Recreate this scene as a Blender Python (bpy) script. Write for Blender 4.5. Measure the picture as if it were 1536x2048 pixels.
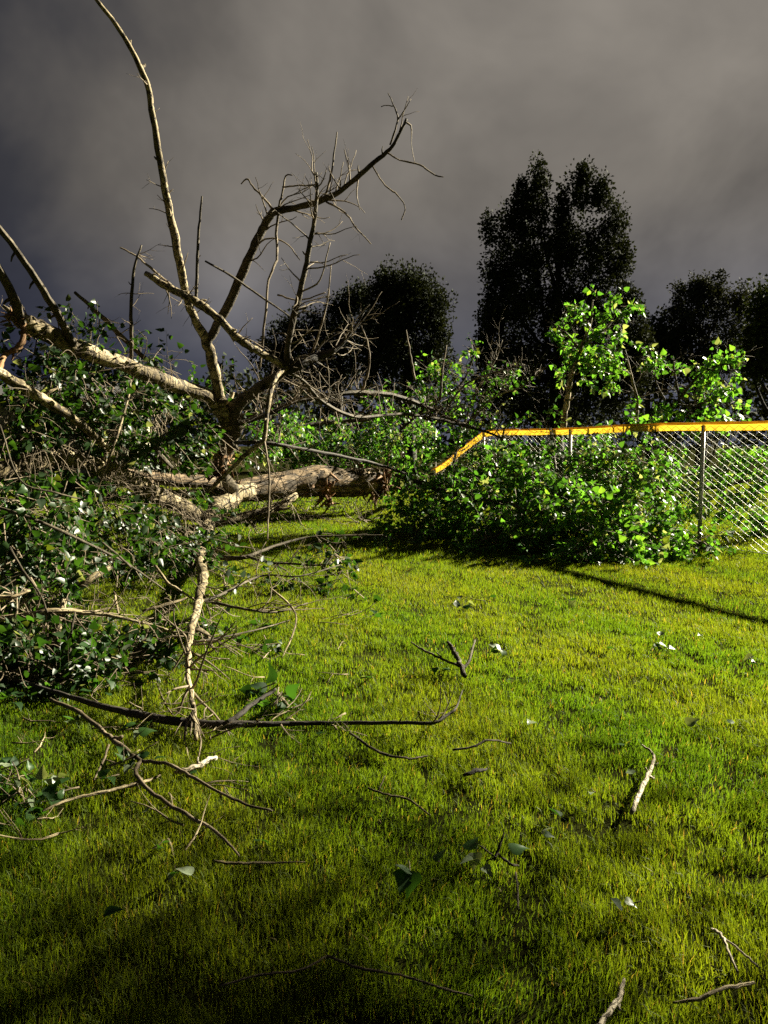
import bpy, math, random
import numpy as np
from mathutils import Vector, Matrix

for o in list(bpy.data.objects):
    bpy.data.objects.remove(o)
scene = bpy.context.scene
COL = scene.collection
R = math.radians

# ------------------------------------------------------------------ camera
FPX, CX, CY, HORIZON, CAMH = 1500.0, 768.0, 1024.0, 890.0, 1.5
PITCH = math.atan((CY - HORIZON) / FPX)
cam_data = bpy.data.cameras.new("camera")
cam = bpy.data.objects.new("camera", cam_data)
COL.objects.link(cam)
cam.location = (0, 0, CAMH)
cam.rotation_euler = (R(90) - PITCH, 0, 0)
cam_data.sensor_fit = 'HORIZONTAL'
cam_data.sensor_width = 36.0
cam_data.lens = 36.0 * FPX / 1536.0
cam_data.clip_start = 0.05
cam_data.clip_end = 2000
scene.camera = cam

# ------------------------------------------------------------------ world: storm cloud lit from the town below
world = bpy.data.worlds.new("World")
scene.world = world
world.use_nodes = True
wn, wl = world.node_tree.nodes, world.node_tree.links
wn.clear()


def wnode(t, **kw):
    n = wn.new(t)
    for k, v in kw.items():
        setattr(n, k, v)
    return n


def px_dir(x, y):
    u, v = (x - CX) / FPX, (CY - y) / FPX
    d = Vector((u, math.cos(PITCH) + v * math.sin(PITCH), -math.sin(PITCH) + v * math.cos(PITCH)))
    return d


tc = wnode('ShaderNodeTexCoord')
mp = wnode('ShaderNodeMapping')
mp.inputs['Scale'].default_value = (1.1, 1.1, 1.35)
mp.inputs['Rotation'].default_value = (0.0, R(-24), 0.0)
wl.new(tc.outputs['Generated'], mp.inputs['Vector'])
nz = wnode('ShaderNodeTexNoise')
nz.inputs['Scale'].default_value = 2.6
nz.inputs['Detail'].default_value = 5.0
nz.inputs['Roughness'].default_value = 0.56
nz.inputs['Distortion'].default_value = 0.25
wl.new(mp.outputs['Vector'], nz.inputs['Vector'])
# distance of a direction from the brightest part of the cloud deck
gd = px_dir(1120, 340).normalized()
dot = wnode('ShaderNodeVectorMath', operation='DOT_PRODUCT')
nrm = wnode('ShaderNodeVectorMath', operation='NORMALIZE')
wl.new(tc.outputs['Generated'], nrm.inputs[0])
wl.new(nrm.outputs['Vector'], dot.inputs[0])
dot.inputs[1].default_value = gd
glow = wnode('ShaderNodeMapRange')
glow.inputs['From Min'].default_value = 0.72
glow.inputs['From Max'].default_value = 1.0
glow.interpolation_type = 'SMOOTHSTEP'
wl.new(dot.outputs['Value'], glow.inputs['Value'])
sep = wnode('ShaderNodeSeparateXYZ')
wl.new(nrm.outputs['Vector'], sep.inputs[0])
elev = wnode('ShaderNodeMapRange')
elev.inputs['From Min'].default_value = 0.02
elev.inputs['From Max'].default_value = 0.50
wl.new(sep.outputs['Z'], elev.inputs['Value'])
# factor = glow + noise
m1 = wnode('ShaderNodeMath', operation='MULTIPLY_ADD')
m1.inputs[1].default_value = 1.7
m1.inputs[2].default_value = -0.85
wl.new(nz.outputs['Fac'], m1.inputs[0])
m2 = wnode('ShaderNodeMath', operation='ADD')
wl.new(glow.outputs['Result'], m2.inputs[0])
wl.new(m1.outputs['Value'], m2.inputs[1])
m3 = wnode('ShaderNodeMath', operation='MULTIPLY_ADD')
m3.inputs[1].default_value = 0.62
m3.use_clamp = True
wl.new(m2.outputs['Value'], m3.inputs[0])
m4 = wnode('ShaderNodeMath', operation='MULTIPLY')
m4.inputs[1].default_value = 0.22
wl.new(elev.outputs['Result'], m4.inputs[0])
wl.new(m4.outputs['Value'], m3.inputs[2])
ramp = wnode('ShaderNodeValToRGB')
cr = ramp.color_ramp
cr.elements[0].position = 0.0
cr.elements[0].color = (0.016, 0.0165, 0.025, 1)
cr.elements[1].position = 1.0
cr.elements[1].color = (0.250, 0.226, 0.196, 1)
e = cr.elements.new(0.28)
e.color = (0.038, 0.038, 0.044, 1)
e = cr.elements.new(0.58)
e.color = (0.112, 0.102, 0.092, 1)
wl.new(m3.outputs['Value'], ramp.inputs['Fac'])
# bluish towards the horizon
hz = wnode('ShaderNodeMapRange')
hz.inputs['From Min'].default_value = 0.0
hz.inputs['From Max'].default_value = 0.32
hz.inputs['To Min'].default_value = 1.0
hz.inputs['To Max'].default_value = 0.0
hz.interpolation_type = 'SMOOTHSTEP'
wl.new(sep.outputs['Z'], hz.inputs['Value'])
tint = wnode('ShaderNodeMix', data_type='RGBA', blend_type='MULTIPLY')
tint.inputs[7].default_value = (0.74, 0.88, 1.35, 1)
wl.new(hz.outputs['Result'], tint.inputs[0])
wl.new(ramp.outputs['Color'], tint.inputs[6])
bg = wnode('ShaderNodeBackground')
bg.inputs['Strength'].default_value = 0.215
wl.new(tint.outputs[2], bg.inputs['Color'])
wo = wnode('ShaderNodeOutputWorld')
wl.new(bg.outputs['Background'], wo.inputs['Surface'])

# ------------------------------------------------------------------ the one strong light (a floodlight far off to the right)
SUN_AZ, SUN_EL = R(55), R(27.5)
to_sun = Vector((math.sin(SUN_AZ) * math.cos(SUN_EL), math.cos(SUN_AZ) * math.cos(SUN_EL), math.sin(SUN_EL)))
sd = bpy.data.lights.new("sun", 'SUN')
sd.energy = 5.0
sd.angle = R(0.6)
sd.color = (1.0, 0.93, 0.72)
sun = bpy.data.objects.new("sun", sd)
COL.objects.link(sun)
sun.location = to_sun * 80
sun.rotation_euler = to_sun.to_track_quat('Z', 'Y').to_euler()

vs = scene.view_settings
scene.display_settings.display_device = 'sRGB'
vs.view_transform = 'Standard'
vs.look = 'None'
vs.exposure = 2.35
vs.gamma = 1.0
vs.use_curve_mapping = False
scene.cycles.use_denoising = False
scene.cycles.max_bounces = 5
scene.cycles.diffuse_bounces = 4
scene.cycles.glossy_bounces = 2
scene.cycles.transmission_bounces = 4
scene.cycles.transparent_max_bounces = 4

# ------------------------------------------------------------------ helpers
rng = np.random.default_rng(7)
random.seed(7)


def P(x, y, d):
    """photo pixel + distance in metres along +Y -> world point"""
    v = px_dir(x, y)
    s = d / v.y
    return np.array([v.x * s, d, CAMH + v.z * s])


def G(x, y, h=0.0):
    """photo pixel -> point at height h over the lawn"""
    v = px_dir(x, y)
    s = (h - CAMH) / v.z
    return np.array([v.x * s, v.y * s, h])


def tag(o, label=None, cat=None, group=None, kind=None):
    if label:
        o['label'] = label
    if cat:
        o['category'] = cat
    if group:
        o['group'] = group
    if kind:
        o['kind'] = kind
    return o


def empty(name, loc, label=None, cat=None, group=None):
    o = bpy.data.objects.new(name, None)
    COL.objects.link(o)
    o.empty_display_size = 0.2
    o.location = [float(c) for c in loc]
    return tag(o, label, cat, group)


def np_mesh(name, verts, loops, sizes, mat, uv=None, col=None, smooth=True):
    me = bpy.data.meshes.new(name)
    verts = np.asarray(verts, np.float32)
    loops = np.asarray(loops, np.int32).ravel()
    sizes = np.asarray(sizes, np.int32).ravel()
    me.vertices.add(len(verts))
    me.vertices.foreach_set('co', verts.ravel())
    me.loops.add(len(loops))
    me.loops.foreach_set('vertex_index', loops)
    me.polygons.add(len(sizes))
    starts = np.concatenate([[0], np.cumsum(sizes)[:-1]]).astype(np.int32)
    me.polygons.foreach_set('loop_start', starts)
    me.polygons.foreach_set('loop_total', sizes)
    me.polygons.foreach_set('use_smooth', np.full(len(sizes), smooth, bool))
    me.update(calc_edges=True)
    if uv is not None:
        l = me.uv_layers.new(name='UVMap')
        l.data.foreach_set('uv', np.asarray(uv, np.float32)[loops].ravel())
    if col is not None:
        a = me.color_attributes.new('Col', 'FLOAT_COLOR', 'POINT')
        c = np.ones((len(verts), 4), np.float32)
        c[:, :3] = col
        a.data.foreach_set('color', c.ravel())
    me.validate()
    if mat:
        me.materials.append(mat)
    return me


def link(name, me, parent=None, loc=None):
    o = bpy.data.objects.new(name, me)
    COL.objects.link(o)
    if parent is not None:
        o.parent = parent
    if loc is not None:
        o.location = [float(c) for c in loc]
    return o


def catmull(pts, n):
    p = np.asarray(pts, float)
    if len(p) < 3:
        t = np.linspace(0, 1, n + 1)[:, None]
        return p[0] * (1 - t) + p[-1] * t
    q = np.vstack([2 * p[0] - p[1], p, 2 * p[-1] - p[-2]])
    out = []
    for i in range(1, len(q) - 2):
        for k in range(n):
            t = k / n
            a, b, c, d = q[i - 1], q[i], q[i + 1], q[i + 2]
            out.append(0.5 * ((2 * b) + (c - a) * t + (2 * a - 5 * b + 4 * c - d) * t * t + (3 * b - a - 3 * c + d) * t ** 3))
    out.append(q[-2])
    return np.array(out)


class Tubes:
    """collects tapered tubes into one mesh with bark-like UVs (u round, v along in metres)"""

    def __init__(self):
        self.v, self.l, self.s, self.uv = [], [], [], []
        self.n = 0

    def add(self, path, radii, sides=6, rough=0.0, caps=True):
        p = np.asarray(path, float)
        r = np.asarray(radii, float)
        m = len(p)
        t = np.gradient(p, axis=0)
        t /= np.linalg.norm(t, axis=1)[:, None] + 1e-9
        a = np.cross(t[0], [0.31, 0.12, 0.94])
        if np.linalg.norm(a) < 0.1:
            a = np.cross(t[0], [1, 0, 0])
        A = []
        for i in range(m):
            a = a - t[i] * np.dot(a, t[i])
            a /= np.linalg.norm(a) + 1e-9
            A.append(a)
        A = np.array(A)
        B = np.cross(t, A)
        ang = np.linspace(0, 2 * np.pi, sides + 1)
        rr = r[:, None] * (1 + rough * rng.normal(size=(m, sides)).clip(-2, 2))
        rr = np.concatenate([rr, rr[:, :1]], axis=1)
        ring = p[:, None, :] + rr[:, :, None] * (A[:, None, :] * np.cos(ang)[None, :, None] + B[:, None, :] * np.sin(ang)[None, :, None])
        L = np.concatenate([[0], np.cumsum(np.linalg.norm(np.diff(p, axis=0), axis=1))])
        uv = np.stack(np.broadcast_arrays((ang / (2 * np.pi))[None, :], (L + self.n * 0.0137)[:, None]), axis=-1)
        k = sides + 1
        base = self.n
        self.v.append(ring.reshape(-1, 3))
        self.uv.append(uv.reshape(-1, 2))
        i, j = np.meshgrid(np.arange(m - 1), np.arange(sides), indexing='ij')
        f = np.stack([base + i * k + j, base + i * k + j + 1, base + (i + 1) * k + j + 1, base + (i + 1) * k + j], axis=-1).reshape(-1)
        self.l.append(f)
        self.s.append(np.full((m - 1) * sides, 4))
        self.n += m * k
        if caps:
            self.l.append(base + np.arange(sides)[::-1])
            self.s.append([sides])
            self.l.append(base + (m - 1) * k + np.arange(sides))
            self.s.append([sides])

    def mesh(self, name, mat, origin=(0, 0, 0)):
        v = np.concatenate(self.v) - np.asarray(origin, float)
        return np_mesh(name, v, np.concatenate(self.l), np.concatenate(self.s), mat, uv=np.concatenate(self.uv))


def value_noise(x, y, scale, seed):
    r = np.random.default_rng(seed)
    g = r.random((128, 128))
    fx, fy = x / scale + 64.3, y / scale + 17.7
    ix, iy = np.floor(fx).astype(int), np.floor(fy).astype(int)
    tx, ty = fx - ix, fy - iy
    tx, ty = tx * tx * (3 - 2 * tx), ty * ty * (3 - 2 * ty)
    q = lambda a, b: g[a % 128, b % 128]
    return (q(ix, iy) * (1 - tx) + q(ix + 1, iy) * tx) * (1 - ty) + (q(ix, iy + 1) * (1 - tx) + q(ix + 1, iy + 1) * tx) * ty


def unit(v):
    return v / (np.linalg.norm(v, axis=-1, keepdims=True) + 1e-9)


# ------------------------------------------------------------------ materials
def material(name):
    m = bpy.data.materials.new(name)
    m.use_nodes = True
    nt = m.node_tree
    nt.nodes.clear()
    out = nt.nodes.new('ShaderNodeOutputMaterial')
    return m, nt, out


def N(nt, t, **kw):
    n = nt.nodes.new(t)
    for k, v in kw.items():
        setattr(n, k, v)
    return n


def ramp_node(nt, stops):
    r = N(nt, 'ShaderNodeValToRGB')
    el = r.color_ramp.elements
    el[0].position, el[0].color = stops[0][0], (*stops[0][1], 1)
    el[1].position, el[1].color = stops[-1][0], (*stops[-1][1], 1)
    for p, c in stops[1:-1]:
        e = el.new(p)
        e.color = (*c, 1)
    return r


def bark_material(name, stops, mark=(0.035, 0.025, 0.015), marks=0.6, bump=0.5, vscale=9.0, uscale=3.0):
    m, nt, out = material(name)
    L = nt.links
    uv = N(nt, 'ShaderNodeUVMap')
    mp = N(nt, 'ShaderNodeMapping')
    mp.inputs['Scale'].default_value = (uscale, vscale, 1)
    L.new(uv.outputs[0], mp.inputs[0])
    tco = N(nt, 'ShaderNodeTexCoord')
    n1 = N(nt, 'ShaderNodeTexNoise')
    n1.inputs['Scale'].default_value = 7.0
    n1.inputs['Detail'].default_value = 6.0
    n1.inputs['Roughness'].default_value = 0.65
    L.new(tco.outputs['Object'], n1.inputs['Vector'])
    r1 = ramp_node(nt, stops)
    L.new(n1.outputs['Fac'], r1.inputs[0])
    # dark scars running round the stem
    n2 = N(nt, 'ShaderNodeTexNoise')
    n2.inputs['Scale'].default_value = 1.7
    n2.inputs['Detail'].default_value = 3.0
    n2.inputs['Distortion'].default_value = 0.6
    L.new(mp.outputs[0], n2.inputs['Vector'])
    r2 = ramp_node(nt, [(0.0, (0, 0, 0)), (0.50, (0, 0, 0)), (0.57, (1, 1, 1)), (1.0, (1, 1, 1))])
    L.new(n2.outputs['Fac'], r2.inputs[0])
    mm = N(nt, 'ShaderNodeMath', operation='MULTIPLY')
    mm.inputs[1].default_value = marks
    L.new(r2.outputs[0], mm.inputs[0])
    n3 = N(nt, 'ShaderNodeTexNoise')
    n3.inputs['Scale'].default_value = 2.6
    n3.inputs['Detail'].default_value = 4.0
    L.new(tco.outputs['Object'], n3.inputs['Vector'])
    r3 = ramp_node(nt, [(0.0, (1, 1, 1)), (0.46, (1, 1, 1)), (0.60, (.42, .40, .34)), (1.0, (.3, .28, .22))])
    L.new(n3.outputs['Fac'], r3.inputs[0])
    pt = N(nt, 'ShaderNodeMix', data_type='RGBA', blend_type='MULTIPLY')
    pt.inputs[0].default_value = 1.0
    L.new(r1.outputs[0], pt.inputs[6])
    L.new(r3.outputs[0], pt.inputs[7])
    mx = N(nt, 'ShaderNodeMix', data_type='RGBA')
    mx.inputs[7].default_value = (*mark, 1)
    L.new(mm.outputs[0], mx.inputs[0])
    L.new(pt.outputs[2], mx.inputs[6])
    bs = N(nt, 'ShaderNodeBsdfPrincipled')
    bs.inputs['Roughness'].default_value = 0.8
    bs.inputs['Specular IOR Level'].default_value = 0.25
    L.new(mx.outputs[2], bs.inputs['Base Color'])
    ad = N(nt, 'ShaderNodeMath', operation='SUBTRACT')
    L.new(n1.outputs['Fac'], ad.inputs[0])
    L.new(mm.outputs[0], ad.inputs[1])
    bp = N(nt, 'ShaderNodeBump')
    bp.inputs['Strength'].default_value = bump
    bp.inputs['Distance'].default_value = 0.02
    L.new(ad.outputs[0], bp.inputs['Height'])
    L.new(bp.outputs[0], bs.inputs['Normal'])
    L.new(bs.outputs[0], out.inputs[0])
    return m


M_bark = bark_material('pale_bark', [(0.28, (0.07, 0.052, 0.026)), (0.44, (0.26, 0.205, 0.115)), (0.70, (0.42, 0.35, 0.21))], marks=0.92)
M_trunk = bark_material('ridged_bark', [(0.3, (0.05, 0.032, 0.017)), (0.48, (0.21, 0.145, 0.08)), (0.72, (0.38, 0.28, 0.17))], marks=0.9, bump=1.0, vscale=2.2, uscale=14.0)
M_dead = bark_material('grey_brown_bark', [(0.25, (0.03, 0.022, 0.014)), (0.5, (0.075, 0.06, 0.036)), (0.8, (0.16, 0.13, 0.085))], marks=0.7, vscale=14)
M_twig = bark_material('twig_bark', [(0.25, (0.08, 0.058, 0.035)), (0.5, (0.18, 0.14, 0.09)), (0.8, (0.32, 0.26, 0.18))], marks=0.4, vscale=30, bump=0.2)
M_white = bark_material('white_bark', [(0.25, (0.36, 0.30, 0.21)), (0.45, (0.56, 0.49, 0.37)), (0.8, (0.68, 0.61, 0.48))], marks=0.8, vscale=26)
M_wood = bark_material('torn_wood', [(0.25, (0.12, 0.055, 0.022)), (0.5, (0.24, 0.13, 0.055)), (0.8, (0.36, 0.23, 0.12))], marks=0.3, vscale=3)
M_dark_bark = bark_material('dark_bark', [(0.25, (0.02, 0.017, 0.013)), (0.8, (0.06, 0.05, 0.04))], marks=0.3)


def leaf_material(name, use_object_random=False, stops=None, trans=0.45, rough=0.36, spec=0.5):
    m, nt, out = material(name)
    L = nt.links
    if use_object_random:
        oi = N(nt, 'ShaderNodeObjectInfo')
        c = ramp_node(nt, stops)
        c.color_ramp.interpolation = 'LINEAR'
        L.new(oi.outputs['Random'], c.inputs[0])
    else:
        c = N(nt, 'ShaderNodeAttribute', attribute_name='Col')
    bs = N(nt, 'ShaderNodeBsdfPrincipled')
    bs.inputs['Roughness'].default_value = rough
    bs.inputs['Specular IOR Level'].default_value = spec
    L.new(c.outputs[0], bs.inputs['Base Color'])
    tr = N(nt, 'ShaderNodeBsdfTranslucent')
    hs = N(nt, 'ShaderNodeMix', data_type='RGBA', blend_type='MULTIPLY')
    hs.inputs[0].default_value = 1.0
    hs.inputs[7].default_value = (1.6, 1.5, 0.5, 1)
    L.new(c.outputs[0], hs.inputs[6])
    L.new(hs.outputs[2], tr.inputs['Color'])
    mx = N(nt, 'ShaderNodeMixShader')
    mx.inputs[0].default_value = trans
    L.new(bs.outputs[0], mx.inputs[1])
    L.new(tr.outputs[0], mx.inputs[2])
    L.new(mx.outputs[0], out.inputs[0])
    return m


M_leaf = leaf_material('poplar_leaf', spec=0.42, rough=.42, trans=.5)
LEAF_STOPS = [(0.0, (0.012, 0.036, 0.007)), (0.5, (0.022, 0.065, 0.011)), (1.0, (0.04, 0.10, 0.018))]
M_leaf_one = leaf_material('poplar_leaf_single', True, LEAF_STOPS, spec=0.4, rough=.45, trans=.5)
M_leaf_pale = leaf_material('poplar_leaf_underside', True, [(0.0, (0.12, 0.16, 0.085)), (1.0, (0.22, 0.26, 0.17))], trans=.3)
M_far_leaf = leaf_material('dark_foliage', trans=0.06, rough=0.9, spec=0.05)
M_grass = leaf_material('grass_blade', trans=0.54, rough=0.55, spec=0.14)


def simple(name, colr, rough=0.6, metal=0.0, noise=0.0, scale=20.0, spec=0.4, bump=0.0):
    m, nt, out = material(name)
    L = nt.links
    bs = N(nt, 'ShaderNodeBsdfPrincipled')
    bs.inputs['Roughness'].default_value = rough
    bs.inputs['Metallic'].default_value = metal
    bs.inputs['Specular IOR Level'].default_value = spec
    tco = N(nt, 'ShaderNodeTexCoord')
    n1 = N(nt, 'ShaderNodeTexNoise')
    n1.inputs['Scale'].default_value = scale
    n1.inputs['Detail'].default_value = 5
    L.new(tco.outputs['Object'], n1.inputs['Vector'])
    lo = tuple(c * (1 - noise) for c in colr)
    hi = tuple(min(1, c * (1 + noise)) for c in colr)
    r = ramp_node(nt, [(0.3, lo), (0.7, hi)])
    L.new(n1.outputs['Fac'], r.inputs[0])
    L.new(r.outputs[0], bs.inputs['Base Color'])
    if bump:
        bp = N(nt, 'ShaderNodeBump')
        bp.inputs['Strength'].default_value = bump
        bp.inputs['Distance'].default_value = 0.02
        L.new(n1.outputs['Fac'], bp.inputs['Height'])
        L.new(bp.outputs[0], bs.inputs['Normal'])
    L.new(bs.outputs[0], out.inputs[0])
    return m


M_soil = simple('lawn_thatch', (0.016, 0.017, 0.005), 1.0, spec=0.0, noise=0.5, scale=3.0, bump=0.6)
M_steel = simple('galvanised_steel', (0.50, 0.49, 0.45), 0.57, metal=0.55, noise=0.25, scale=40)
M_post = simple('weathered_steel_post', (0.40, 0.39, 0.35), 0.5, metal=0.3, noise=0.35, scale=30)
M_wall = simple('painted_wall', (0.34, 0.32, 0.22), 0.8, noise=0.1, scale=2)
M_roof = simple('roof_felt', (0.05, 0.05, 0.05), 0.9, noise=0.2, scale=4)

# yellow plastic cap: thin, lets the light behind it through
M_cap, nt, out = material('yellow_plastic')
bs = N(nt, 'ShaderNodeBsdfPrincipled')
bs.inputs['Roughness'].default_value = 0.45
n1 = N(nt, 'ShaderNodeTexNoise')
n1.inputs['Scale'].default_value = 5.0
n1.inputs['Detail'].default_value = 6.0
tco = N(nt, 'ShaderNodeTexCoord')
nt.links.new(tco.outputs['Object'], n1.inputs['Vector'])
r = ramp_node(nt, [(0.3, (0.40, 0.225, 0.014)), (0.7, (0.62, 0.38, 0.026))])
nt.links.new(n1.outputs['Fac'], r.inputs[0])
nt.links.new(r.outputs[0], bs.inputs['Base Color'])
tr = N(nt, 'ShaderNodeBsdfTranslucent')
nt.links.new(r.outputs[0], tr.inputs['Color'])
mx = N(nt, 'ShaderNodeMixShader')
mx.inputs[0].default_value = 0.55
nt.links.new(bs.outputs[0], mx.inputs[1])
nt.links.new(tr.outputs[0], mx.inputs[2])
nt.links.new(mx.outputs[0], out.inputs[0])

# ------------------------------------------------------------------ ground and lawn
S = 900.0
gv = [(-S, -S, 0), (S, -S, 0), (S, S, 0), (-S, S, 0)]
ground = link('ground', np_mesh('ground', gv, [0, 1, 2, 3], [4], M_soil))
tag(ground, kind='structure')

FENCE0, FDIR = np.array([4.70, 11.10]), np.array([-0.383, 0.924])


def lawn():
    V, Lp, Sz, C = [], [], [], []
    off = 0
    bands = [(1.2, 2.6, 19000, .0028, .050, 3), (2.6, 4.2, 14000, .0032, .048, 3), (4.2, 6.5, 8500, .0042, .046, 3),
             (6.5, 10, 4600, .0062, .046, 1), (10, 17, 1750, .012, .050, 1), (17, 30, 330, .022, .06, 1)]
    bands = [b_ + (0,) for b_ in bands] + [(-1.0, 1.2, 2500, .0085, .046, 1, 1), (1.2, 4.5, 5200, .0085, .046, 1, 1), (4.5, 9, 2200, .0105, .046, 1, 1), (9, 17, 900, .013, .050, 1, 1), (17, 30, 220, .026, .06, 1, 1)]
    for d0, d1, dens, wid, hgt, seg, rim in bands:
        hw0, hw1 = (0.56 * d0 + 0.7, 0.56 * d1 + 0.7) if not rim else (.75 * d0 + 3.6, .75 * d1 + 3.6)
        n = int(dens * (d1 - d0) * (hw0 + hw1) * 1.25)
        y = rng.uniform(d0, d1, n)
        hw = 0.56 * y + 0.7
        x = rng.uniform(-hw1, hw1, n)
        k = (np.abs(x) < hw) if not rim else (np.abs(x) < .75 * y + 3.6) & ((np.abs(x) > hw) | (y < 1.2))
        x, y = x[k], y[k]
        # tufting: patches where the sward is thin or long
        n1 = value_noise(x, y, 0.11, 1)
        n2 = value_noise(x, y, 0.45, 2)
        n3 = value_noise(x, y, 1.6, 3)
        keep = rng.random(len(x)) < np.clip(0.22 + 1.15 * n1 + 0.3 * (n2 - 0.4), 0.10, 1)
        x, y, n1, n2, n3 = x[keep], y[keep], n1[keep], n2[keep], n3[keep]
        n = len(x)
        across = (x * FDIR[1] - y * FDIR[0])
        stripe = np.sin(across * 2 * np.pi / 1.5 + 0.6 * n3)
        h = 0.86 * hgt * (0.5 + 0.75 * rng.random(n)) * (0.52 + 0.78 * n1 + 0.32 * n2)
        az = rng.uniform(0, 2 * np.pi, n)
        lean = rng.gamma(2.0, 0.26, n).clip(0, 1.5)
        lx = np.cos(az) * lean + 0.16 * stripe * FDIR[0]
        ly = np.sin(az) * lean + 0.16 * stripe * FDIR[1]
        w = wid * (0.6 + 0.8 * rng.random(n)) * 0.5
        fa = rng.uniform(0, 2 * np.pi, n)
        wx, wy = np.cos(fa) * w, np.sin(fa) * w
        # colour: green to straw
        mixv = np.clip(0.07 + 0.24 * n3 + 0.26 * n2 + 0.22 * rng.random(n) + 0.17 * stripe + rng.normal(0, 0.06, n), 0, 1)
        g0, g1 = np.array([0.056, 0.120, 0.010]), np.array([0.150, 0.172, 0.013])
        c = g0 * (1 - mixv[:, None]) + g1 * mixv[:, None]
        dry = rng.random(n) < 0.03
        c[dry] = np.array([0.24, 0.18, 0.05]) * (0.7 + 0.5 * rng.random(dry.sum()))[:, None]
        c *= (0.8 + 0.4 * rng.random(n))[:, None]
        Z = np.zeros(n)
        if seg == 3:
            a = np.stack([x - wx, y - wy, Z - .004], 1)
            b = np.stack([x + wx, y + wy, Z - .004], 1)
            mxx, myy = x + lx * h * 0.35, y + ly * h * 0.35
            mz = h * 0.62
            cc = np.stack([mxx + wx * .8, myy + wy * .8, mz], 1)
            dd = np.stack([mxx - wx * .8, myy - wy * .8, mz], 1)
            drop = np.clip(1.0 - 0.28 * lean ** 2, 0.35, 1.0)
            t = np.stack([x + lx * h, y + ly * h, h * drop + 0.004], 1)
            v = np.stack([a, b, cc, dd, t], 1).reshape(-1, 3)
            i = off + 5 * np.arange(n)
            lp = np.stack([i, i + 1, i + 2, i + 3, i + 3, i + 2, i + 4], 1).ravel()
            sz = np.tile([4, 3], n)
            kk = 5
        else:
            a = np.stack([x - wx, y - wy, Z - .004], 1)
            b = np.stack([x + wx, y + wy, Z - .004], 1)
            t = np.stack([x + lx * h, y + ly * h, h * np.clip(1 - .28 * lean ** 2, .35, 1)], 1)
            v = np.stack([a, b, t], 1).reshape(-1, 3)
            lp = off + np.arange(3 * n)
            sz = np.full(n, 3)
            kk = 3
        V.append(v)
        Lp.append(lp)
        Sz.append(sz)
        C.append(np.repeat(c, kk, axis=0))
        off += n * kk
    me = np_mesh('grass', np.concatenate(V), np.concatenate(Lp), np.concatenate(Sz), M_grass, col=np.concatenate(C))
    o = link('grass', me)
    tag(o, 'mown yellow green lawn grass strewn with storm debris', 'grass', kind='stuff')


lawn()

# ------------------------------------------------------------------ leaves
# fine single leaf (deltoid poplar leaf with stalk) used for the leaves that can be told apart
LEAF_OUT = [(0.0, 0.0), (-0.02, 0.14), (0.04, 0.31), (0.16, 0.415), (0.32, 0.40), (0.52, 0.29), (0.74, 0.14), (1.0, 0.0)]


def fine_leaf(name, fold, droop, curl, mat=None):
    v, f = [], []
    n = len(LEAF_OUT)

    def z(x, y):
        return fold * abs(y) - droop * x * x + curl * math.sin(x * 5 + y * 6)
    for x, y in LEAF_OUT:
        v.append((x, y, z(x, y)))
    for x, y in LEAF_OUT[1:-1]:
        v.append((x, -y, z(x, -y)))
    v.append((0.36, 0.0, z(0.36, 0) - 0.02))
    c = len(v) - 1
    left = list(range(n))
    right = [0] + list(range(n, c)) + [n - 1]
    for i in range(n - 1):
        f.append((c, left[i + 1], left[i]))
        f.append((c, right[i], right[i + 1]))
    # stalk
    s = len(v)
    for x, zz in ((0.0, 0.0), (-0.45, 0.05)):
        v += [(x, 0.012, zz), (x, -0.012, zz), (x, 0.0, zz + 0.02)]
    f += [(s, s + 3, s + 4, s + 1), (s + 1, s + 4, s + 5, s + 2), (s + 2, s + 5, s + 3, s)]
    me = bpy.data.meshes.new(name)
    me.from_pydata(v, [], f)
    me.materials.append(mat or M_leaf_one)
    for p in me.polygons:
        p.use_smooth = True
    return me


LEAVES = [fine_leaf('leaf', 0.22, 0.25, 0.02), fine_leaf('leaf', 0.05, 0.12, 0.04), fine_leaf('leaf', 0.45, 0.1, 0.0), fine_leaf('leaf', 0.12, 0.5, 0.05)]
LEAVES += [fine_leaf('leaf', 0.2, 0.3, 0.03, M_leaf_pale), fine_leaf('leaf', 0.5, 0.15, 0.02, M_leaf_pale)]


def frames(X, Nn):
    X = unit(X)
    Nn = unit(Nn - X * np.sum(X * Nn, axis=-1, keepdims=True))
    return X, np.cross(Nn, X), Nn


def bulk_leaves(name, pos, X, Nn, size, col, mat, simple_quad=False):
    X, Y, Z = frames(X, Nn)
    s = size[:, None]
    if simple_quad:
        loc = [(0, 0, 0), (.45, .36, .05), (1, 0, -.08), (.45, -.36, .05)]
    else:
        loc = [(0, 0, 0), (.10, .38, .10), (.50, .33, .05), (1, 0, -.14), (.50, -.33, .05), (.10, -.38, .10)]
    k = len(loc)
    v = np.stack([pos + s * (X * a + Y * b + Z * c) for a, b, c in loc], 1).reshape(-1, 3)
    n = len(pos)
    i = (k * np.arange(n))[:, None]
    if simple_quad:
        lp = (i + np.arange(4)).ravel()
        sz = np.full(n, 4)
    else:
        lp = (i + np.array([0, 3, 2, 1, 0, 5, 4, 3])).ravel()
        sz = np.full(2 * n, 4)
    return np_mesh(name, v, lp, sz, mat, col=np.repeat(col, k, axis=0))


def leaf_colours(n, pale=0.12, bright=0.0):
    t = rng.random(n)[:, None]
    a = np.array([0.014, 0.044, 0.008])
    b = np.array([0.045, 0.118, 0.020])
    c = a * (1 - t) + b * t
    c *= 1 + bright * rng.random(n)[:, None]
    y = rng.random(n) < 0.06
    c[y] = np.array([0.09, 0.125, 0.02])
    p = rng.random(n) < pale
    c[p] = np.array([0.22, 0.26, 0.17]) * (0.7 + 0.4 * rng.random(p.sum()))[:, None]
    return c


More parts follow.
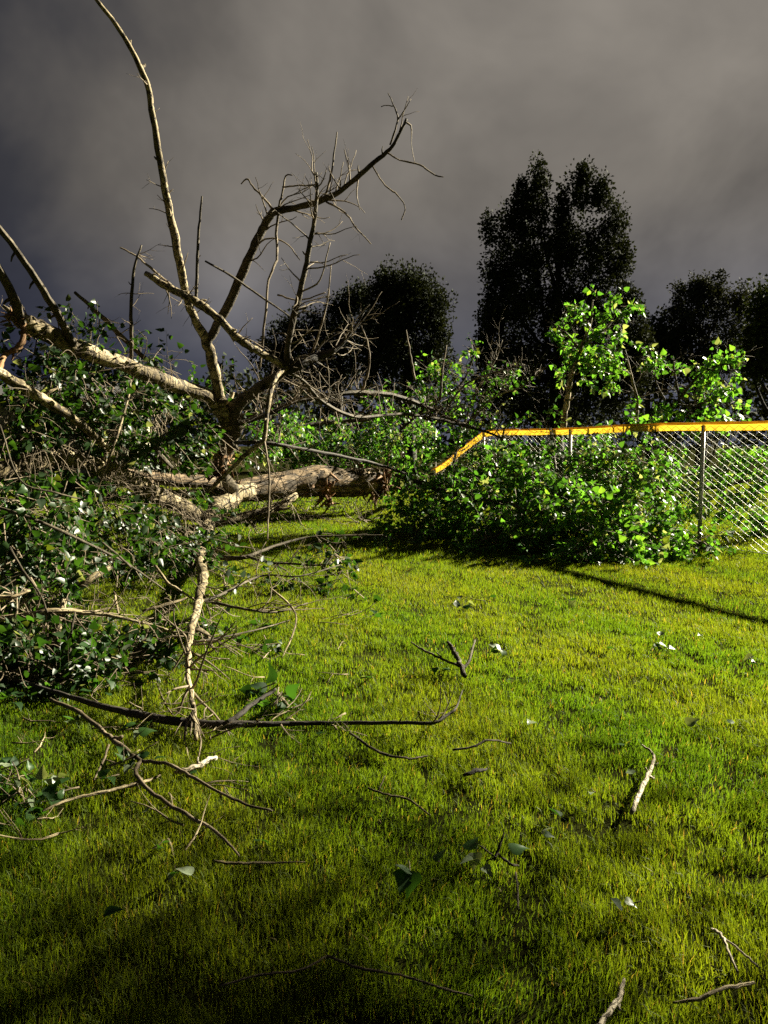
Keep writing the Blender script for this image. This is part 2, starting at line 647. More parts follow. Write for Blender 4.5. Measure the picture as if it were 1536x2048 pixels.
def sprays(blobs, n, size, per=(5, 10), length=0.22, droop=0.25, shell=0.45):
    """leafy shoots scattered through soft ellipsoids: (centre, radius xyz)"""
    w = np.array([np.prod(b[1]) ** (2 / 3) for b in blobs])
    idx = rng.choice(len(blobs), n, p=w / w.sum())
    cen = np.array([b[0] for b in blobs])[idx]
    rad = np.array([b[1] for b in blobs])[idx]
    u = unit(rng.normal(size=(n, 3)))
    q = rng.random(n)[:, None] ** shell
    base = cen + rad * u * q
    base[:, 2] = np.maximum(base[:, 2], 0.05)
    ax = unit(u * 0.8 + rng.normal(size=(n, 3)) * 0.6 + np.array([0, 0, -droop]))
    twig = [(b, a, length * (0.6 + 0.8 * rng.random())) for b, a in zip(base, ax)]
    P_, X_, N_, S_ = [], [], [], []
    for b, a, ln in twig:
        k = rng.integers(per[0], per[1] + 1)
        t = np.linspace(0.15, 1.0, k)[:, None]
        side = unit(np.cross(a, rng.normal(size=(k, 3))))
        p = b + a * ln * t
        x = unit(a * 0.55 + side * 0.9 + np.array([0, 0, -0.35]) + rng.normal(size=(k, 3)) * 0.25)
        nn = unit(np.cross(x, rng.normal(size=(k, 3))) + np.array([0, 0, 0.55]))
        s = size * (0.55 + 0.75 * rng.random(k))
        p = p + x * (s * 0.45)[:, None]
        P_.append(p)
        X_.append(x)
        N_.append(nn)
        S_.append(s)
    P_ = np.concatenate(P_)
    P_[:, 2] = np.maximum(P_[:, 2], 0.04)
    return P_, np.concatenate(X_), np.concatenate(N_), np.concatenate(S_), twig


def leafy(blobs, n, size, length=(.4, 1.0), droop=.10, inner=.75, bias=(0, 0, 0), gap=.040, subs=3):
    """leaf bearing branchlets: curved stems with alternate leaves and short side shoots"""
    w = np.array([np.prod(b[1]) ** (2 / 3) for b in blobs])
    idx = rng.choice(len(blobs), n, p=w / w.sum())
    P_, X_, N_, S_, paths = [], [], [], [], []

    def run(st, d, ln, rad, lev):
        k = 7
        p = [st]
        for _ in range(k):
            d = unit(d + rng.normal(size=3) * .16 + np.array([0, 0, -droop]))
            q = p[-1] + d * ln / k
            q[2] = max(q[2], .04)
            p.append(q)
        p = np.array(p)
        paths.append((p, np.linspace(rad, .0015, k + 1)))
        m = max(3, int(ln / gap))
        tt = np.linspace(.3 if lev == 0 else .1, 1, m) * k
        i = np.minimum(tt.astype(int), k - 1)
        f = (tt - i)[:, None]
        base = p[i] * (1 - f) + p[i + 1] * f
        tg = unit(p[i + 1] - p[i])
        sd = unit(np.cross(tg, rng.normal(size=(m, 3))))
        x = unit(tg * .5 + sd * .85 + np.array([0, 0, -.35]) + rng.normal(size=(m, 3)) * .2)
        nn = unit(np.cross(x, rng.normal(size=(m, 3))) + np.array([0, 0, .6]))
        s = size * (.5 + .8 * rng.random(m))
        P_.append(base + x * (s * .4)[:, None])
        X_.append(x)
        N_.append(nn)
        S_.append(s)
        if lev == 0:
            for _ in range(subs):
                j = rng.integers(2, k)
                t_ = unit(p[j + 1] - p[j])
                run(p[j], unit(t_ * .6 + unit(np.cross(t_, rng.normal(size=3)))), ln * rng.uniform(.25, .5), rad * .6, 1)

    for i in idx:
        c, r_ = blobs[i]
        u = unit(rng.normal(size=3))
        st = c + r_ * u * inner * rng.random() ** .5
        st[2] = max(st[2], .05)
        run(st, unit(u + rng.normal(size=3) * .5 + np.array(bias)), rng.uniform(*length), .006, 0)
    P2 = np.concatenate(P_)
    P2[:, 2] = np.maximum(P2[:, 2], .04)
    return P2, np.concatenate(X_), np.concatenate(N_), np.concatenate(S_), [], paths


def project(p):
    rel = p - np.array([0, 0, CAMH])
    cp, sp = math.cos(PITCH), math.sin(PITCH)
    dep = rel[:, 1] * cp - rel[:, 2] * sp
    up = rel[:, 1] * sp + rel[:, 2] * cp
    return CX + FPX * rel[:, 0] / dep, CY - FPX * up / dep, dep


CLEAR = []


def clear_of(p):
    """leaves that would hang right across the open limbs or the bent cap are left out"""
    px, py, dep = project(p)
    keep = np.ones(len(p), bool)
    for cx_, cy_, cd_, cr_ in CLEAR:
        dist = np.sqrt((px - cx_) ** 2 + (py - cy_) ** 2)
        keep &= ~((dist < cr_) & (dep < cd_ + .05) & (rng.random(len(p)) < .93))
    return keep


def open_limb(path, rad, f=1.0, extra=3.0, lo=0.0, hi=1.0):
    path = np.asarray(path)
    px, py, dep = project(path)
    n_ = len(path)
    for i in range(int(lo * n_), int(hi * n_)):
        CLEAR.append((px[i], py[i], dep[i], rad[i] / dep[i] * FPX * f + extra))
        if i + 1 < n_:
            CLEAR.append(((px[i] + px[i + 1]) / 2, (py[i] + py[i + 1]) / 2, dep[i], rad[i] / dep[i] * FPX * f + extra))


def dress(thing, leafsets, singles, pale=0.12, bright=0.0, tone=1.0):
    """leaves of one thing: the ones that show largest as single parts, the rest as one mass"""
    base = np.array(thing.location)
    p = np.concatenate([l[0] for l in leafsets])
    X = np.concatenate([l[1] for l in leafsets])
    n = np.concatenate([l[2] for l in leafsets])
    s = np.concatenate([l[3] for l in leafsets])
    kp = clear_of(p)
    p, X, n, s = p[kp], X[kp], n[kp], s[kp]
    px, py, dep = project(p)
    ok = (px > 0) & (px < 1536) & (py > 0) & (py < 2048)
    score = np.where(ok, s / dep, -1) * (0.9 + 0.2 * rng.random(len(s)))
    order = np.argsort(-score)
    sel, rest = order[:singles], order[singles:]
    Xf, Yf, Zf = frames(X[sel], n[sel])
    for j, i in enumerate(sel):
        o = link('leaf', LEAVES[4 + j % 2] if rng.random() < pale else (LIME if bright > .6 else LEAVES)[j % 4], thing)
        m = Matrix(((Xf[j, 0], Yf[j, 0], Zf[j, 0], 0), (Xf[j, 1], Yf[j, 1], Zf[j, 1], 0), (Xf[j, 2], Yf[j, 2], Zf[j, 2], 0), (0, 0, 0, 1)))
        m = Matrix.Translation(Vector([float(c) for c in p[i] - base])) @ m @ Matrix.Scale(float(s[i]), 4)
        o.matrix_local = m
    if len(rest):
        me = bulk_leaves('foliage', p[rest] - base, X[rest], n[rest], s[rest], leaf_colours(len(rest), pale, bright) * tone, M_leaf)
        o = link('foliage', me, thing)
        o['kind'] = 'stuff'


def grow(tb, start, direction, length, radius, depth=2, sides=4, wander=0.25, up=0.0, fork=3):
    """one twig with finer side twigs"""
    k = max(4, int(length / 0.07))
    k = min(k, 14)
    p = [np.array(start, float)]
    d = unit(np.array(direction, float))
    for i in range(k):
        d = unit(d + rng.normal(size=3) * wander + np.array([0, 0, up]))
        q = p[-1] + d * length / k
        if q[2] < 0.02:
            q[2] = 0.02
            d[2] = abs(d[2]) * 0.3
        p.append(q)
    p = np.array(p)
    r = np.linspace(radius, radius * 0.35, len(p))
    tb.add(p, r, sides if radius < .006 else sides + 2)
    if depth > 0:
        for _ in range(fork):
            i = rng.integers(1, len(p) - 1)
            t = unit(p[i + 1] - p[i])
            s = unit(t * 0.6 + unit(np.cross(t, rng.normal(size=3))) * 0.8)
            grow(tb, p[i], s, length * rng.uniform(0.3, 0.6), r[i] * 0.62, depth - 1, sides, wander, up, max(1, fork - 1))
    return p


def branch_path(pts, n=5, jit=0.0):
    """pts: (x px, y px, distance m, width px) -> smooth 3D path and radii"""
    w = np.array([P(a, b, c) for a, b, c, _ in pts])
    r = np.array([max(wd * (.78 if wd < 51 else .84), 1.5) / 2 / FPX * c for a, b, c, wd in pts])
    q = catmull(np.hstack([w, r[:, None]]), n)
    if jit:
        q[1:-1, :3] += rng.normal(size=(len(q) - 2, 3)) * jit * q[1:-1, 3:4]
    return q[:, :3], np.maximum(q[:, 3], 0.0015)


def knotty(tb, p, r, n, rough=0.3):
    """short snapped stubs along a limb"""
    for _ in range((n + 1) // 2):
        i = rng.integers(1, len(p) - 1)
        t = unit(p[i + 1] - p[i - 1])
        s = unit(np.cross(t, rng.normal(size=3)))
        ln = r[i] * rng.uniform(1.3, 3.0)
        a = p[i] + s * r[i] * 0.6
        tb.add([a, a + (s + t * .5) * ln * .6, a + (s + t * .7) * ln], [r[i] * .45, r[i] * .35, r[i] * .2], 5)


# ================================================================== the fallen tree
ft = empty('fallen_tree', G(640, 1036), 'storm felled poplar with bare pale limbs sprawling over the lawn beyond the grass', 'tree')
ft['label'] = 'storm felled poplar with pale bare limbs and a toppled trunk lying on the lawn'
FB = np.array(ft.location)


def limb(thing, name, pts, mat, sides=10, stubs=2, rough=0.05, jit=0.10, n=5):
    b = np.array(thing.location)
    p, r = branch_path(pts, n, jit)
    t = Tubes()
    t.add(p, r, sides, rough)
    if stubs:
        knotty(t, p, r, stubs)
    o = link(name, t.mesh(name, mat, b), thing)
    return p, r


def gp(x, y, h, w):
    q = G(x, y, h)
    return (x, y, float(q[1]), w)


L = {}
L['trunk'] = limb(ft, 'trunk', [(768, 958, 16.6, 30), (750, 960, 16.4, 54), (725, 963, 16.1, 66), (690, 966, 15.8, 68), (640, 962, 15.4, 76), (590, 968, 15.0, 66), (530, 975, 14.4, 62), (465, 985, 13.8, 52)], M_trunk, 24, 0, 0.03, jit=.03)
L['front'] = limb(ft, 'limb', [(500, 980, 14.1, 50), (455, 1000, 13.2, 48), (428, 1025, 12.3, 44), (414, 1065, 11, 38), gp(404, 1110, .15, 30), gp(404, 1150, .20, 26), gp(401, 1182, .24, 24), gp(391, 1232, .25, 20), gp(382, 1272, .23, 17), gp(377, 1310, .20, 14), gp(376, 1345, .18, 13), gp(384, 1390, .15, 13), gp(389, 1440, .11, 13), gp(392, 1480, .06, 12)], M_bark, 12, 5, .08, .22)
L['back'] = limb(ft, 'limb', [(480, 980, 14.0, 34), (440, 968, 13.7, 34), (370, 962, 13, 34), (300, 955, 12.5, 32), (230, 943, 12, 26), (150, 930, 11.6, 16)], M_trunk, 12, 3)
L['left'] = limb(ft, 'limb', [(412, 1038, 11.7, 34), (360, 1012, 11.0, 42), (300, 985, 10.2, 46), (235, 947, 9.3, 46), (185, 930, 8.7, 42), (130, 915, 8.2, 44), (60, 925, 7.7, 48), (0, 937, 7.3, 48), (-90, 950, 6.9, 46)], M_bark, 14, 4)
L['upper'] = limb(ft, 'limb', [(455, 850, 10.7, 36), (425, 800, 10.1, 38), (330, 762, 9.3, 36), (250, 731, 8.7, 38), (150, 692, 8.1, 44), (90, 663, 7.8, 46), (48, 642, 7.55, 40), (20, 632, 7.4, 22)], M_bark, 14, 6)
L['stub'] = limb(ft, 'limb', [(470, 985, 13.6, 34), (440, 940, 12.2, 30), (452, 900, 11.5, 40), (468, 860, 10.9, 40), (470, 815, 10.3, 34), (520, 775, 9.5, 26), (572, 738, 8.85, 24)], M_dead, 12, 5, 0.12)
L['tall'] = limb(ft, 'limb', [(448, 830, 10.3, 30), (436, 775, 10, 27), (422, 715, 9.8, 27), (410, 678, 9.6, 25), (388, 635, 9.4, 20), (372, 590, 9.2, 20), (356, 510, 9, 21), (341, 430, 8.9, 19), (323, 340, 8.7, 17), (306, 235, 8.5, 15), (295, 170, 8.4, 14), (277, 128, 8.3, 13), (240, 60, 8.2, 11), (190, -5, 8, 9), (150, -70, 8, 6)], M_bark, 10, 12)
L['fork'] = limb(ft, 'limb', [(412, 692, 9.6, 22), (440, 640, 9.6, 23), (470, 580, 9.5, 23), (500, 510, 9.4, 22), (525, 460, 9.4, 21), (546, 426, 9.3, 20), (590, 415, 9.2, 15), (640, 402, 9.1, 15), (690, 375, 9, 13), (740, 332, 8.9, 12), (780, 298, 8.8, 9), (800, 265, 8.7, 7), (813, 238, 8.7, 7)], M_dead, 10, 7)
L['pale'] = limb(ft, 'limb', [(290, 546, 8.5, 12), (325, 568, 8.5, 18), (385, 600, 8.5, 20), (405, 612, 8.5, 22), (440, 640, 8.5, 18), (480, 680, 8.5, 21), (520, 705, 8.6, 18), (575, 735, 8.8, 18)], M_bark, 10, 8)
L['dark'] = limb(ft, 'limb', [(560, 742, 8.8, 30), (600, 728, 8.9, 28), (640, 712, 9.1, 22), (672, 698, 9.2, 14), (700, 668, 9.3, 8), (728, 625, 9.3, 3)], M_dark_bark, 9, 4)
L['rise'] = limb(ft, 'limb', [(573, 738, 8.8, 18), (577, 690, 8.7, 17), (586, 640, 8.7, 16), (601, 580, 8.6, 15), (616, 510, 8.6, 13), (628, 440, 8.5, 11), (634, 385, 8.5, 9), (632, 345, 8.5, 8)], M_dead, 9, 9)
L['hook'] = limb(ft, 'limb', [(574, 736, 8.8, 12), (553, 752, 8.6, 14), (540, 790, 8.4, 13), (533, 830, 8.3, 12), (529, 876, 8.2, 12), (512, 892, 8.2, 12), (480, 920, 8.3, 12), (446, 955, 8.4, 10), (414, 986, 8.5, 7)], M_bark, 9, 4)
L['sweep'] = limb(ft, 'limb', [(575, 742, 8.9, 9), (610, 765, 9.2, 9), (640, 800, 9.8, 10), (690, 828, 10.5, 10), (730, 834, 11.2, 9), (800, 828, 12, 8), (860, 835, 12.6, 8), (930, 852, 13, 7), (1000, 875, 13.2, 5), (1040, 915, 13.2, 3)], M_dead, 8, 4)
L['arch'] = limb(ft, 'limb', [(470, 850, 10.6, 14), (540, 826, 10.9, 14), (600, 800, 11.2, 13), (700, 786, 11.8, 14), (780, 790, 12.4, 14), (850, 812, 13, 12), (905, 840, 13.4, 9), (960, 858, 13.6, 5)], M_dead, 8, 4)
L['low'] = limb(ft, 'limb', [(470, 885, 9.4, 10), (530, 886, 9.2, 11), (600, 897, 9.6, 10), (680, 912, 10.4, 9), (760, 930, 11.2, 8), (815, 949, 11.8, 6)], M_dark_bark, 8, 3)
L['spar'] = limb(ft, 'limb', [(-10, 445, 6.8, 14), (60, 540, 7.2, 17), (115, 630, 7.6, 19), (148, 688, 8, 19)], M_dead, 9, 5)
L['spar2'] = limb(ft, 'limb', [(-15, 515, 6.9, 18), (22, 585, 7.2, 23), (42, 645, 7.45, 26)], M_dead, 9, 3)
L['lean'] = limb(ft, 'limb', [(150, 585, 8, 8), (200, 630, 8.4, 12), (250, 680, 8.8, 13), (300, 725, 9.2, 12), (350, 770, 9.5, 10), (390, 815, 9.8, 8)], M_dead, 8, 6)
L['wand'] = limb(ft, 'limb', [(262, 735, 8.8, 9), (263, 690, 8.7, 10), (262, 620, 8.6, 9), (268, 540, 8.5, 7), (283, 490, 8.5, 4)], M_dead, 7, 4)
L['bough'] = limb(ft, 'limb', [(-30, 728, 6.4, 27), (30, 765, 6.8, 27), (100, 807, 7.2, 25), (150, 840, 7.6, 20), (230, 910, 8.8, 18)], M_bark, 10, 2)
L['crook'] = limb(ft, 'limb', [(48, 645, 7.5, 18), (45, 680, 7.4, 15), (30, 700, 7.35, 15), (8, 712, 7.3, 14), (-4, 745, 7.1, 13)], M_wood, 8, 4, 0.15)
L['wand2'] = limb(ft, 'limb', [(392, 605, 8.5, 8), (394, 540, 8.5, 8), (397, 470, 8.5, 7), (404, 392, 8.4, 4)], M_dead, 7, 5)
L['bar'] = limb(ft, 'limb', [(410, 522, 9.0, 5), (460, 550, 9.1, 6), (515, 588, 9.1, 6), (590, 640, 9.0, 3)], M_dead, 6, 2)
L['drop'] = limb(ft, 'limb', [(-30, 1243, 5.0, 15), (60, 1230, 5.0, 17), (112, 1222, 5.05, 17), (200, 1228, 5.2, 11), (260, 1240, 5.2, 8), (340, 1262, 5.3, 6), (378, 1290, 5.5, 6)], M_bark, 9, 3)
L['peg'] = limb(ft, 'limb', [(128, 1200, 5.3, 15), (124, 1232, 5.1, 16), (116, 1262, 4.98, 16), (106, 1296, 4.9, 15)], M_bark, 9, 2)
L['split'] = limb(ft, 'limb', [(420, 1052, 11.5, 14), (480, 1035, 12.0, 22), (545, 1018, 12.6, 26), (592, 990, 13.1, 16)], M_bark, 9, 3, 0.12)
L['web1'] = limb(ft, 'limb', [gp(412, 1108, 0.15, 12), gp(450, 1116, 0.18, 14), gp(495, 1113, 0.22, 10), gp(540, 1095, 0.25, 8), gp(610, 1076, 0.28, 6), gp(680, 1072, 0.32, 5), gp(765, 1070, 0.35, 3)], M_dead, 7, 3)
L['web2'] = limb(ft, 'limb', [gp(495, 1113, 0.22, 8), gp(540, 1125, 0.23, 7), gp(580, 1127, 0.23, 6), gp(640, 1130, 0.24, 5), gp(690, 1118, 0.25, 3)], M_dead, 7, 2)
L['web3'] = limb(ft, 'limb', [gp(392, 1205, 0.24, 7), gp(440, 1190, 0.25, 8), gp(500, 1160, 0.26, 7), gp(535, 1150, 0.28, 5), gp(600, 1152, 0.29, 4), gp(680, 1130, 0.30, 3)], M_dead, 7, 3)
L['web4'] = limb(ft, 'limb', [gp(390, 1195, 0.24, 8), gp(440, 1208, 0.22, 8), gp(500, 1220, 0.20, 7), gp(555, 1224, 0.17, 6), gp(615, 1206, 0.15, 3)], M_dead, 7, 3)
L['web5'] = limb(ft, 'limb', [gp(540, 1176, 0.30, 5), gp(575, 1205, 0.23, 6), gp(592, 1232, 0.16, 5), gp(585, 1270, 0.10, 5), gp(564, 1316, 0.03, 3)], M_bark, 7, 3)
L['web6'] = limb(ft, 'limb', [gp(385, 1285, 0.20, 5), gp(440, 1275, 0.17, 5), gp(520, 1258, 0.15, 4), gp(580, 1240, 0.12, 2)], M_dead, 6, 2)
L['toe1'] = limb(ft, 'limb', [gp(395, 1258, 0.22, 12), gp(415, 1270, 0.17, 12), gp(422, 1290, 0.11, 9), gp(434, 1302, 0.06, 5)], M_bark, 7, 2)
L['toe2'] = limb(ft, 'limb', [gp(395, 1260, 0.22, 12), gp(375, 1266, 0.15, 11), gp(350, 1275, 0.08, 8)], M_bark, 7, 1)


L['black'] = limb(ft, 'limb', [gp(60, 1368, .10, 10), gp(160, 1400, .08, 14), gp(260, 1425, .07, 20), gp(330, 1440, .06, 24), gp(420, 1448, .06, 24), gp(520, 1448, .05, 16), gp(620, 1446, .045, 12), gp(720, 1446, .05, 11), gp(800, 1445, .09, 10), gp(865, 1446, .12, 9), gp(895, 1430, .14, 8), gp(913, 1414, .16, 6), gp(925, 1380, .17, 3)], M_dark_bark, 9, 4)
L['blackfork'] = limb(ft, 'limb', [gp(452, 1446, .07, 16), gp(480, 1428, .09, 15), gp(505, 1408, .11, 13), gp(535, 1390, .13, 10), gp(552, 1378, .15, 6)], M_dark_bark, 8, 1)

for pts_, m_ in (([(-20, 1010, 5.9, 7), (60, 1035, 5.8, 8), (150, 1075, 5.9, 8), (250, 1125, 6.2, 6), (330, 1180, 6.4, 4)], M_dead),
                ([(20, 1095, 5.3, 7), (45, 1140, 5.2, 7), (78, 1185, 5.1, 6), (95, 1225, 5.0, 4)], M_dead),
                ([(150, 1178, 5.6, 14), (185, 1155, 5.7, 18), (218, 1136, 5.9, 14)], M_bark),
                ([(205, 1085, 5.9, 5), (235, 1110, 5.9, 6), (262, 1135, 5.9, 5)], M_dead),
                ([(310, 1130, 7.2, 7), (335, 1165, 7.0, 8), (355, 1178, 6.9, 8), (390, 1200, 6.8, 6)], M_bark),
                ([(228, 1182, 6.2, 6), (234, 1215, 6.0, 7), (240, 1240, 5.9, 6)], M_bark),
                ([(285, 1222, 5.9, 7), (330, 1210, 6.0, 10), (375, 1196, 6.2, 6)], M_bark),
                ([(150, 1225, 5.0, 5), (142, 1270, 4.9, 6), (140, 1325, 4.75, 4)], M_dead),
                ([(-10, 1345, 4.5, 8), (30, 1358, 4.45, 8), (60, 1366, 4.4, 5)], M_dead),
                ([(190, 990, 7.6, 5), (225, 900, 7.8, 7), (255, 800, 8.2, 6), (262, 760, 8.4, 4)], M_bark),
                ([(310, 895, 8.8, 12), (325, 915, 8.8, 13), (345, 935, 8.9, 9)], M_dead),
                ([(270, 870, 8.4, 4), (275, 830, 8.4, 5), (262, 800, 8.4, 4)], M_dead),
                ([(0, 850, 6.4, 4), (40, 960, 6.0, 5), (110, 985, 6.0, 5), (170, 1000, 6.2, 3)], M_dead),
                ([(60, 1180, 5.2, 8), (20, 1195, 5.1, 12), (-20, 1190, 5.1, 12)], M_bark)):
    q_ = limb(ft, 'limb', pts_, m_, 7, 2)
    L['cross%d' % len(L)] = q_

# torn wood at the breaks
t = Tubes()
for (x, y, d, k, ln) in ((437, 938, 12.0, 26, .30), (455, 905, 11.4, 16, .22), (30, 640, 7.4, 18, .12), (650, 985, 15.2, 26, .35), (470, 985, 13.6, 16, .25), (440, 1205, 6.9, 5, .07), (410, 1268, 5.9, 8, .08), (752, 958, 16.3, 44, .42), (760, 975, 16.3, 24, .4)):
    c = P(x, y, d)
    for _ in range(k):
        s = c + rng.normal(size=3) * ln * 0.35
        dv = unit(rng.normal(size=3) + np.array([-.3, -.5, -.2]))
        t.add([s, s + dv * ln * .5, s + dv * ln * rng.uniform(.7, 1.3) + rng.normal(size=3) * ln * .1], [ln * .09, ln * .07, ln * .012], 4)
o = link('splintered_wood', t.mesh('splintered_wood', M_wood, FB), ft)
o['kind'] = 'stuff'

# bare twigs
t = Tubes()


def twigs_on(key, n, length, radius, bias=(0, 0, 0), depth=2, lo=0.1, hi=1.0, fork=2, wander=.14, up=0.0):
    p, r = L[key]
    for _ in range(n):
        i = int(rng.uniform(lo, hi) * (len(p) - 2)) + 0
        i = min(max(i, 0), len(p) - 2)
        tdir = unit(p[i + 1] - p[i])
        s = unit(np.cross(tdir, rng.normal(size=3)) * 0.9 + tdir * 0.5 + np.array(bias))
        grow(t, p[i], s, length * rng.uniform(0.5, 1.3), min(radius, r[i] * 0.6), depth, 4, wander, up, fork)


twigs_on('fork', 9, .45, 0.0108, (.1, 0, .1), lo=.55, depth=1)
twigs_on('fork', 7, .55, 0.0108, (.6, 0, .2), lo=.2, hi=.5)
twigs_on('rise', 24, .50, 0.0095, (0.2, 0, .1))
twigs_on('dark', 20, .55, 0.0095, (.1, 0, .3))
twigs_on('stub', 32, .60, 0.0108, (.2, -.2, .2), lo=.4)
twigs_on('sweep', 40, .55, 0.0095, (0, 0, .3))
twigs_on('arch', 52, .60, 0.0108, (.1, 0, .35))
twigs_on('low', 17, .45, 0.0081, (0, 0, .1))
twigs_on('tall', 14, .22, 0.0081, (0, 0, 0), depth=1, lo=.15, hi=.75)
twigs_on('wand', 7, .3, 0.0054, (0, 0, 0), depth=1)
twigs_on('lean', 10, .4, 0.0068, (0, 0, .2), depth=1)
twigs_on('upper', 17, .45, 0.0081, (0, 0, .1), depth=2)
twigs_on('pale', 14, .35, 0.0081, (0, 0, .2), depth=1)
twigs_on('back', 20, .7, 0.0108, (0, 0, .6))
twigs_on('trunk', 48, .8, 0.0110, (0.2, -.6, .5))
twigs_on('front', 30, .7, .010, (.5, -.3, .2), lo=0, hi=.35)
for _ in range(46):
    q_ = G(rng.uniform(480, 780), rng.uniform(1018, 1046), .03)
    grow(t, q_, rng.normal(size=3) * [1, .6, .25] + [0, 0, .15], rng.uniform(.3, .9), .011, 1, 4, .2)
twigs_on('split', 20, .7, 0.0108, (.4, -.6, .2))
twigs_on('left', 20, .6, 0.0095, (0, -.2, .1))
for k in ('web1', 'web2', 'web3', 'web4'):
    twigs_on(k, 13, .42, .006, (.5, 0, .05), wander=.16)
twigs_on('web6', 7, .3, 0.0054, (.3, 0, .05))
twigs_on('front', 24, .45, 0.0081, (.4, -.3, 0), lo=.35)
twigs_on('drop', 14, .35, 0.0068, (0, -.2, 0))
twigs_on('black', 10, .22, 0.0054, (0, -.3, .2), depth=1)
# named twigs of the photograph
for pts in ([(546, 424, 9.3, 7), (538, 408, 9.3, 6), (505, 372, 9.2, 5), (494, 358, 9.2, 4), (482, 368, 9.2, 3)],
            [(556, 418, 9.2, 6), (566, 380, 9.2, 5), (571, 352, 9.2, 4), (585, 350, 9.2, 3)],
            [(556, 420, 9.2, 7), (553, 470, 9.2, 7), (553, 520, 9.1, 6), (537, 560, 9.0, 6), (530, 640, 9, 6), (520, 740, 9, 5)],
            [(565, 374, 9.2, 4), (600, 371, 9.0, 4), (624, 371, 8.8, 4)],
            [(648, 400, 9.1, 6), (662, 350, 9.0, 5), (668, 310, 9.0, 4), (674, 264, 9.0, 3)],
            [(650, 402, 9.1, 5), (690, 425, 9.0, 5), (712, 455, 8.9, 4), (742, 488, 8.9, 3)],
            [(745, 332, 8.9, 4), (770, 370, 8.8, 4), (795, 390, 8.7, 4), (810, 415, 8.7, 3), (803, 440, 8.7, 3)],
            [(776, 306, 8.8, 5), (800, 320, 8.7, 4), (840, 330, 8.6, 4), (870, 350, 8.6, 4), (888, 354, 8.6, 2)],
            [(780, 290, 8.8, 5), (795, 240, 8.7, 4), (785, 205, 8.7, 3), (776, 186, 8.7, 2)],
            [(795, 240, 8.7, 4), (808, 222, 8.7, 3), (822, 198, 8.7, 2)],
            [(787, 212, 8.7, 3), (770, 211, 8.7, 2), (762, 214, 8.7, 2)],
            [(716, 360, 8.9, 4), (714, 390, 8.9, 3), (720, 420, 8.9, 2)],
            [(813, 245, 8.7, 5), (822, 254, 8.7, 4), (823, 290, 8.7, 2), (829, 325, 8.7, 2)],
            [(500, 511, 9.4, 5), (530, 478, 9.3, 4), (570, 485, 9.2, 4), (600, 520, 9.1, 3)],
            [(600, 585, 8.6, 5), (640, 560, 8.5, 4), (660, 485, 8.5, 3)],
            [(555, 590, 9.1, 5), (600, 600, 9.0, 4), (650, 585, 8.9, 3)],
            [(620, 720, 9.1, 6), (640, 660, 9.0, 5), (655, 600, 9, 4), (662, 530, 9, 3)],
            [(724, 780, 12.0, 7), (738, 735, 11.9, 6), (736, 690, 11.9, 5), (722, 650, 11.9, 3)],
            [(830, 760, 13, 6), (822, 715, 13, 5), (812, 660, 13, 3)],
            [(880, 800, 13.2, 7), (885, 740, 13.2, 5), (893, 690, 13.2, 3)],
            [(291, 130, 8.4, 6), (284, 134, 8.35, 8), (277, 130, 8.3, 6)],
            [(240, 495, 8.5, 4), (270, 510, 8.5, 5), (300, 535, 8.5, 6), (345, 572, 8.6, 6)],
            [(528, 878, 8.2, 5), (538, 950, 8.1, 5), (536, 1030, 8.0, 5), (535, 1080, 7.9, 3)]):
    p, r = branch_path(pts, 5, .25)
    t.add(p, r, 6, .1)
link('twigs', t.mesh('twigs', M_twig, FB), ft)['kind'] = 'stuff'


def blob(x, y, d, rx, ry, rd):
    """soft ellipsoid given by its place and pixel radii, with its depth radius in metres"""
    return (P(x, y, d), np.array([rx / FPX * d, rd, ry / FPX * d]))


sets = []
crown = [blob(150, 745, 8.2, 95, 50, .7), blob(80, 800, 7.8, 70, 40, .6), blob(215, 800, 9, 90, 50, .8), blob(300, 830, 9.6, 80, 60, .9), blob(380, 830, 10.4, 60, 60, .7),
         blob(60, 880, 7.4, 90, 50, .8), blob(180, 880, 8.6, 90, 60, .8), blob(320, 900, 10, 90, 50, .7),
         blob(70, 1010, 7.0, 110, 70, .9), blob(200, 1010, 8.2, 90, 60, .8), blob(310, 1050, 9.0, 80, 50, .7), blob(370, 1070, 9.8, 45, 50, .5),
         blob(60, 1110, 6.3, 110, 70, .8), blob(190, 1095, 7.2, 100, 45, .7), blob(320, 1095, 8.2, 60, 25, .4),
         blob(50, 1185, 5.6, 90, 45, .5)]
low = [blob(40, 1290, 5.1, 75, 50, .45), blob(140, 1290, 5.2, 85, 45, .45), blob(240, 1290, 5.3, 75, 40, .4), blob(325, 1290, 5.4, 45, 32, .3), blob(60, 1345, 4.8, 90, 25, .35), blob(180, 1345, 4.85, 80, 22, .3), blob(60, 1372, 4.6, 90, 20, .3), blob(190, 1372, 4.65, 70, 16, .25)]
crown += [blob(385, 1045, 9.4, 30, 30, .3), blob(345, 1000, 9.6, 40, 30, .4), blob(400, 1105, 8.2, 22, 22, .2)]
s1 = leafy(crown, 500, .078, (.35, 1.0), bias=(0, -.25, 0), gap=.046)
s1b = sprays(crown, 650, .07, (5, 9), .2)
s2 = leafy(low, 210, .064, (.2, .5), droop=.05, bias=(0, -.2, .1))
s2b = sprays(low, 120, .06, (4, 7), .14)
mid = [blob(600, 880, 17.0, 70, 45, .9), blob(700, 880, 17.4, 80, 50, .9), blob(800, 870, 17.0, 70, 55, .8), blob(560, 860, 16.0, 50, 40, .8), blob(650, 930, 16.6, 60, 25, .5)]
s3 = sprays(mid, 460, .085, (5, 9), .26, droop=.6)
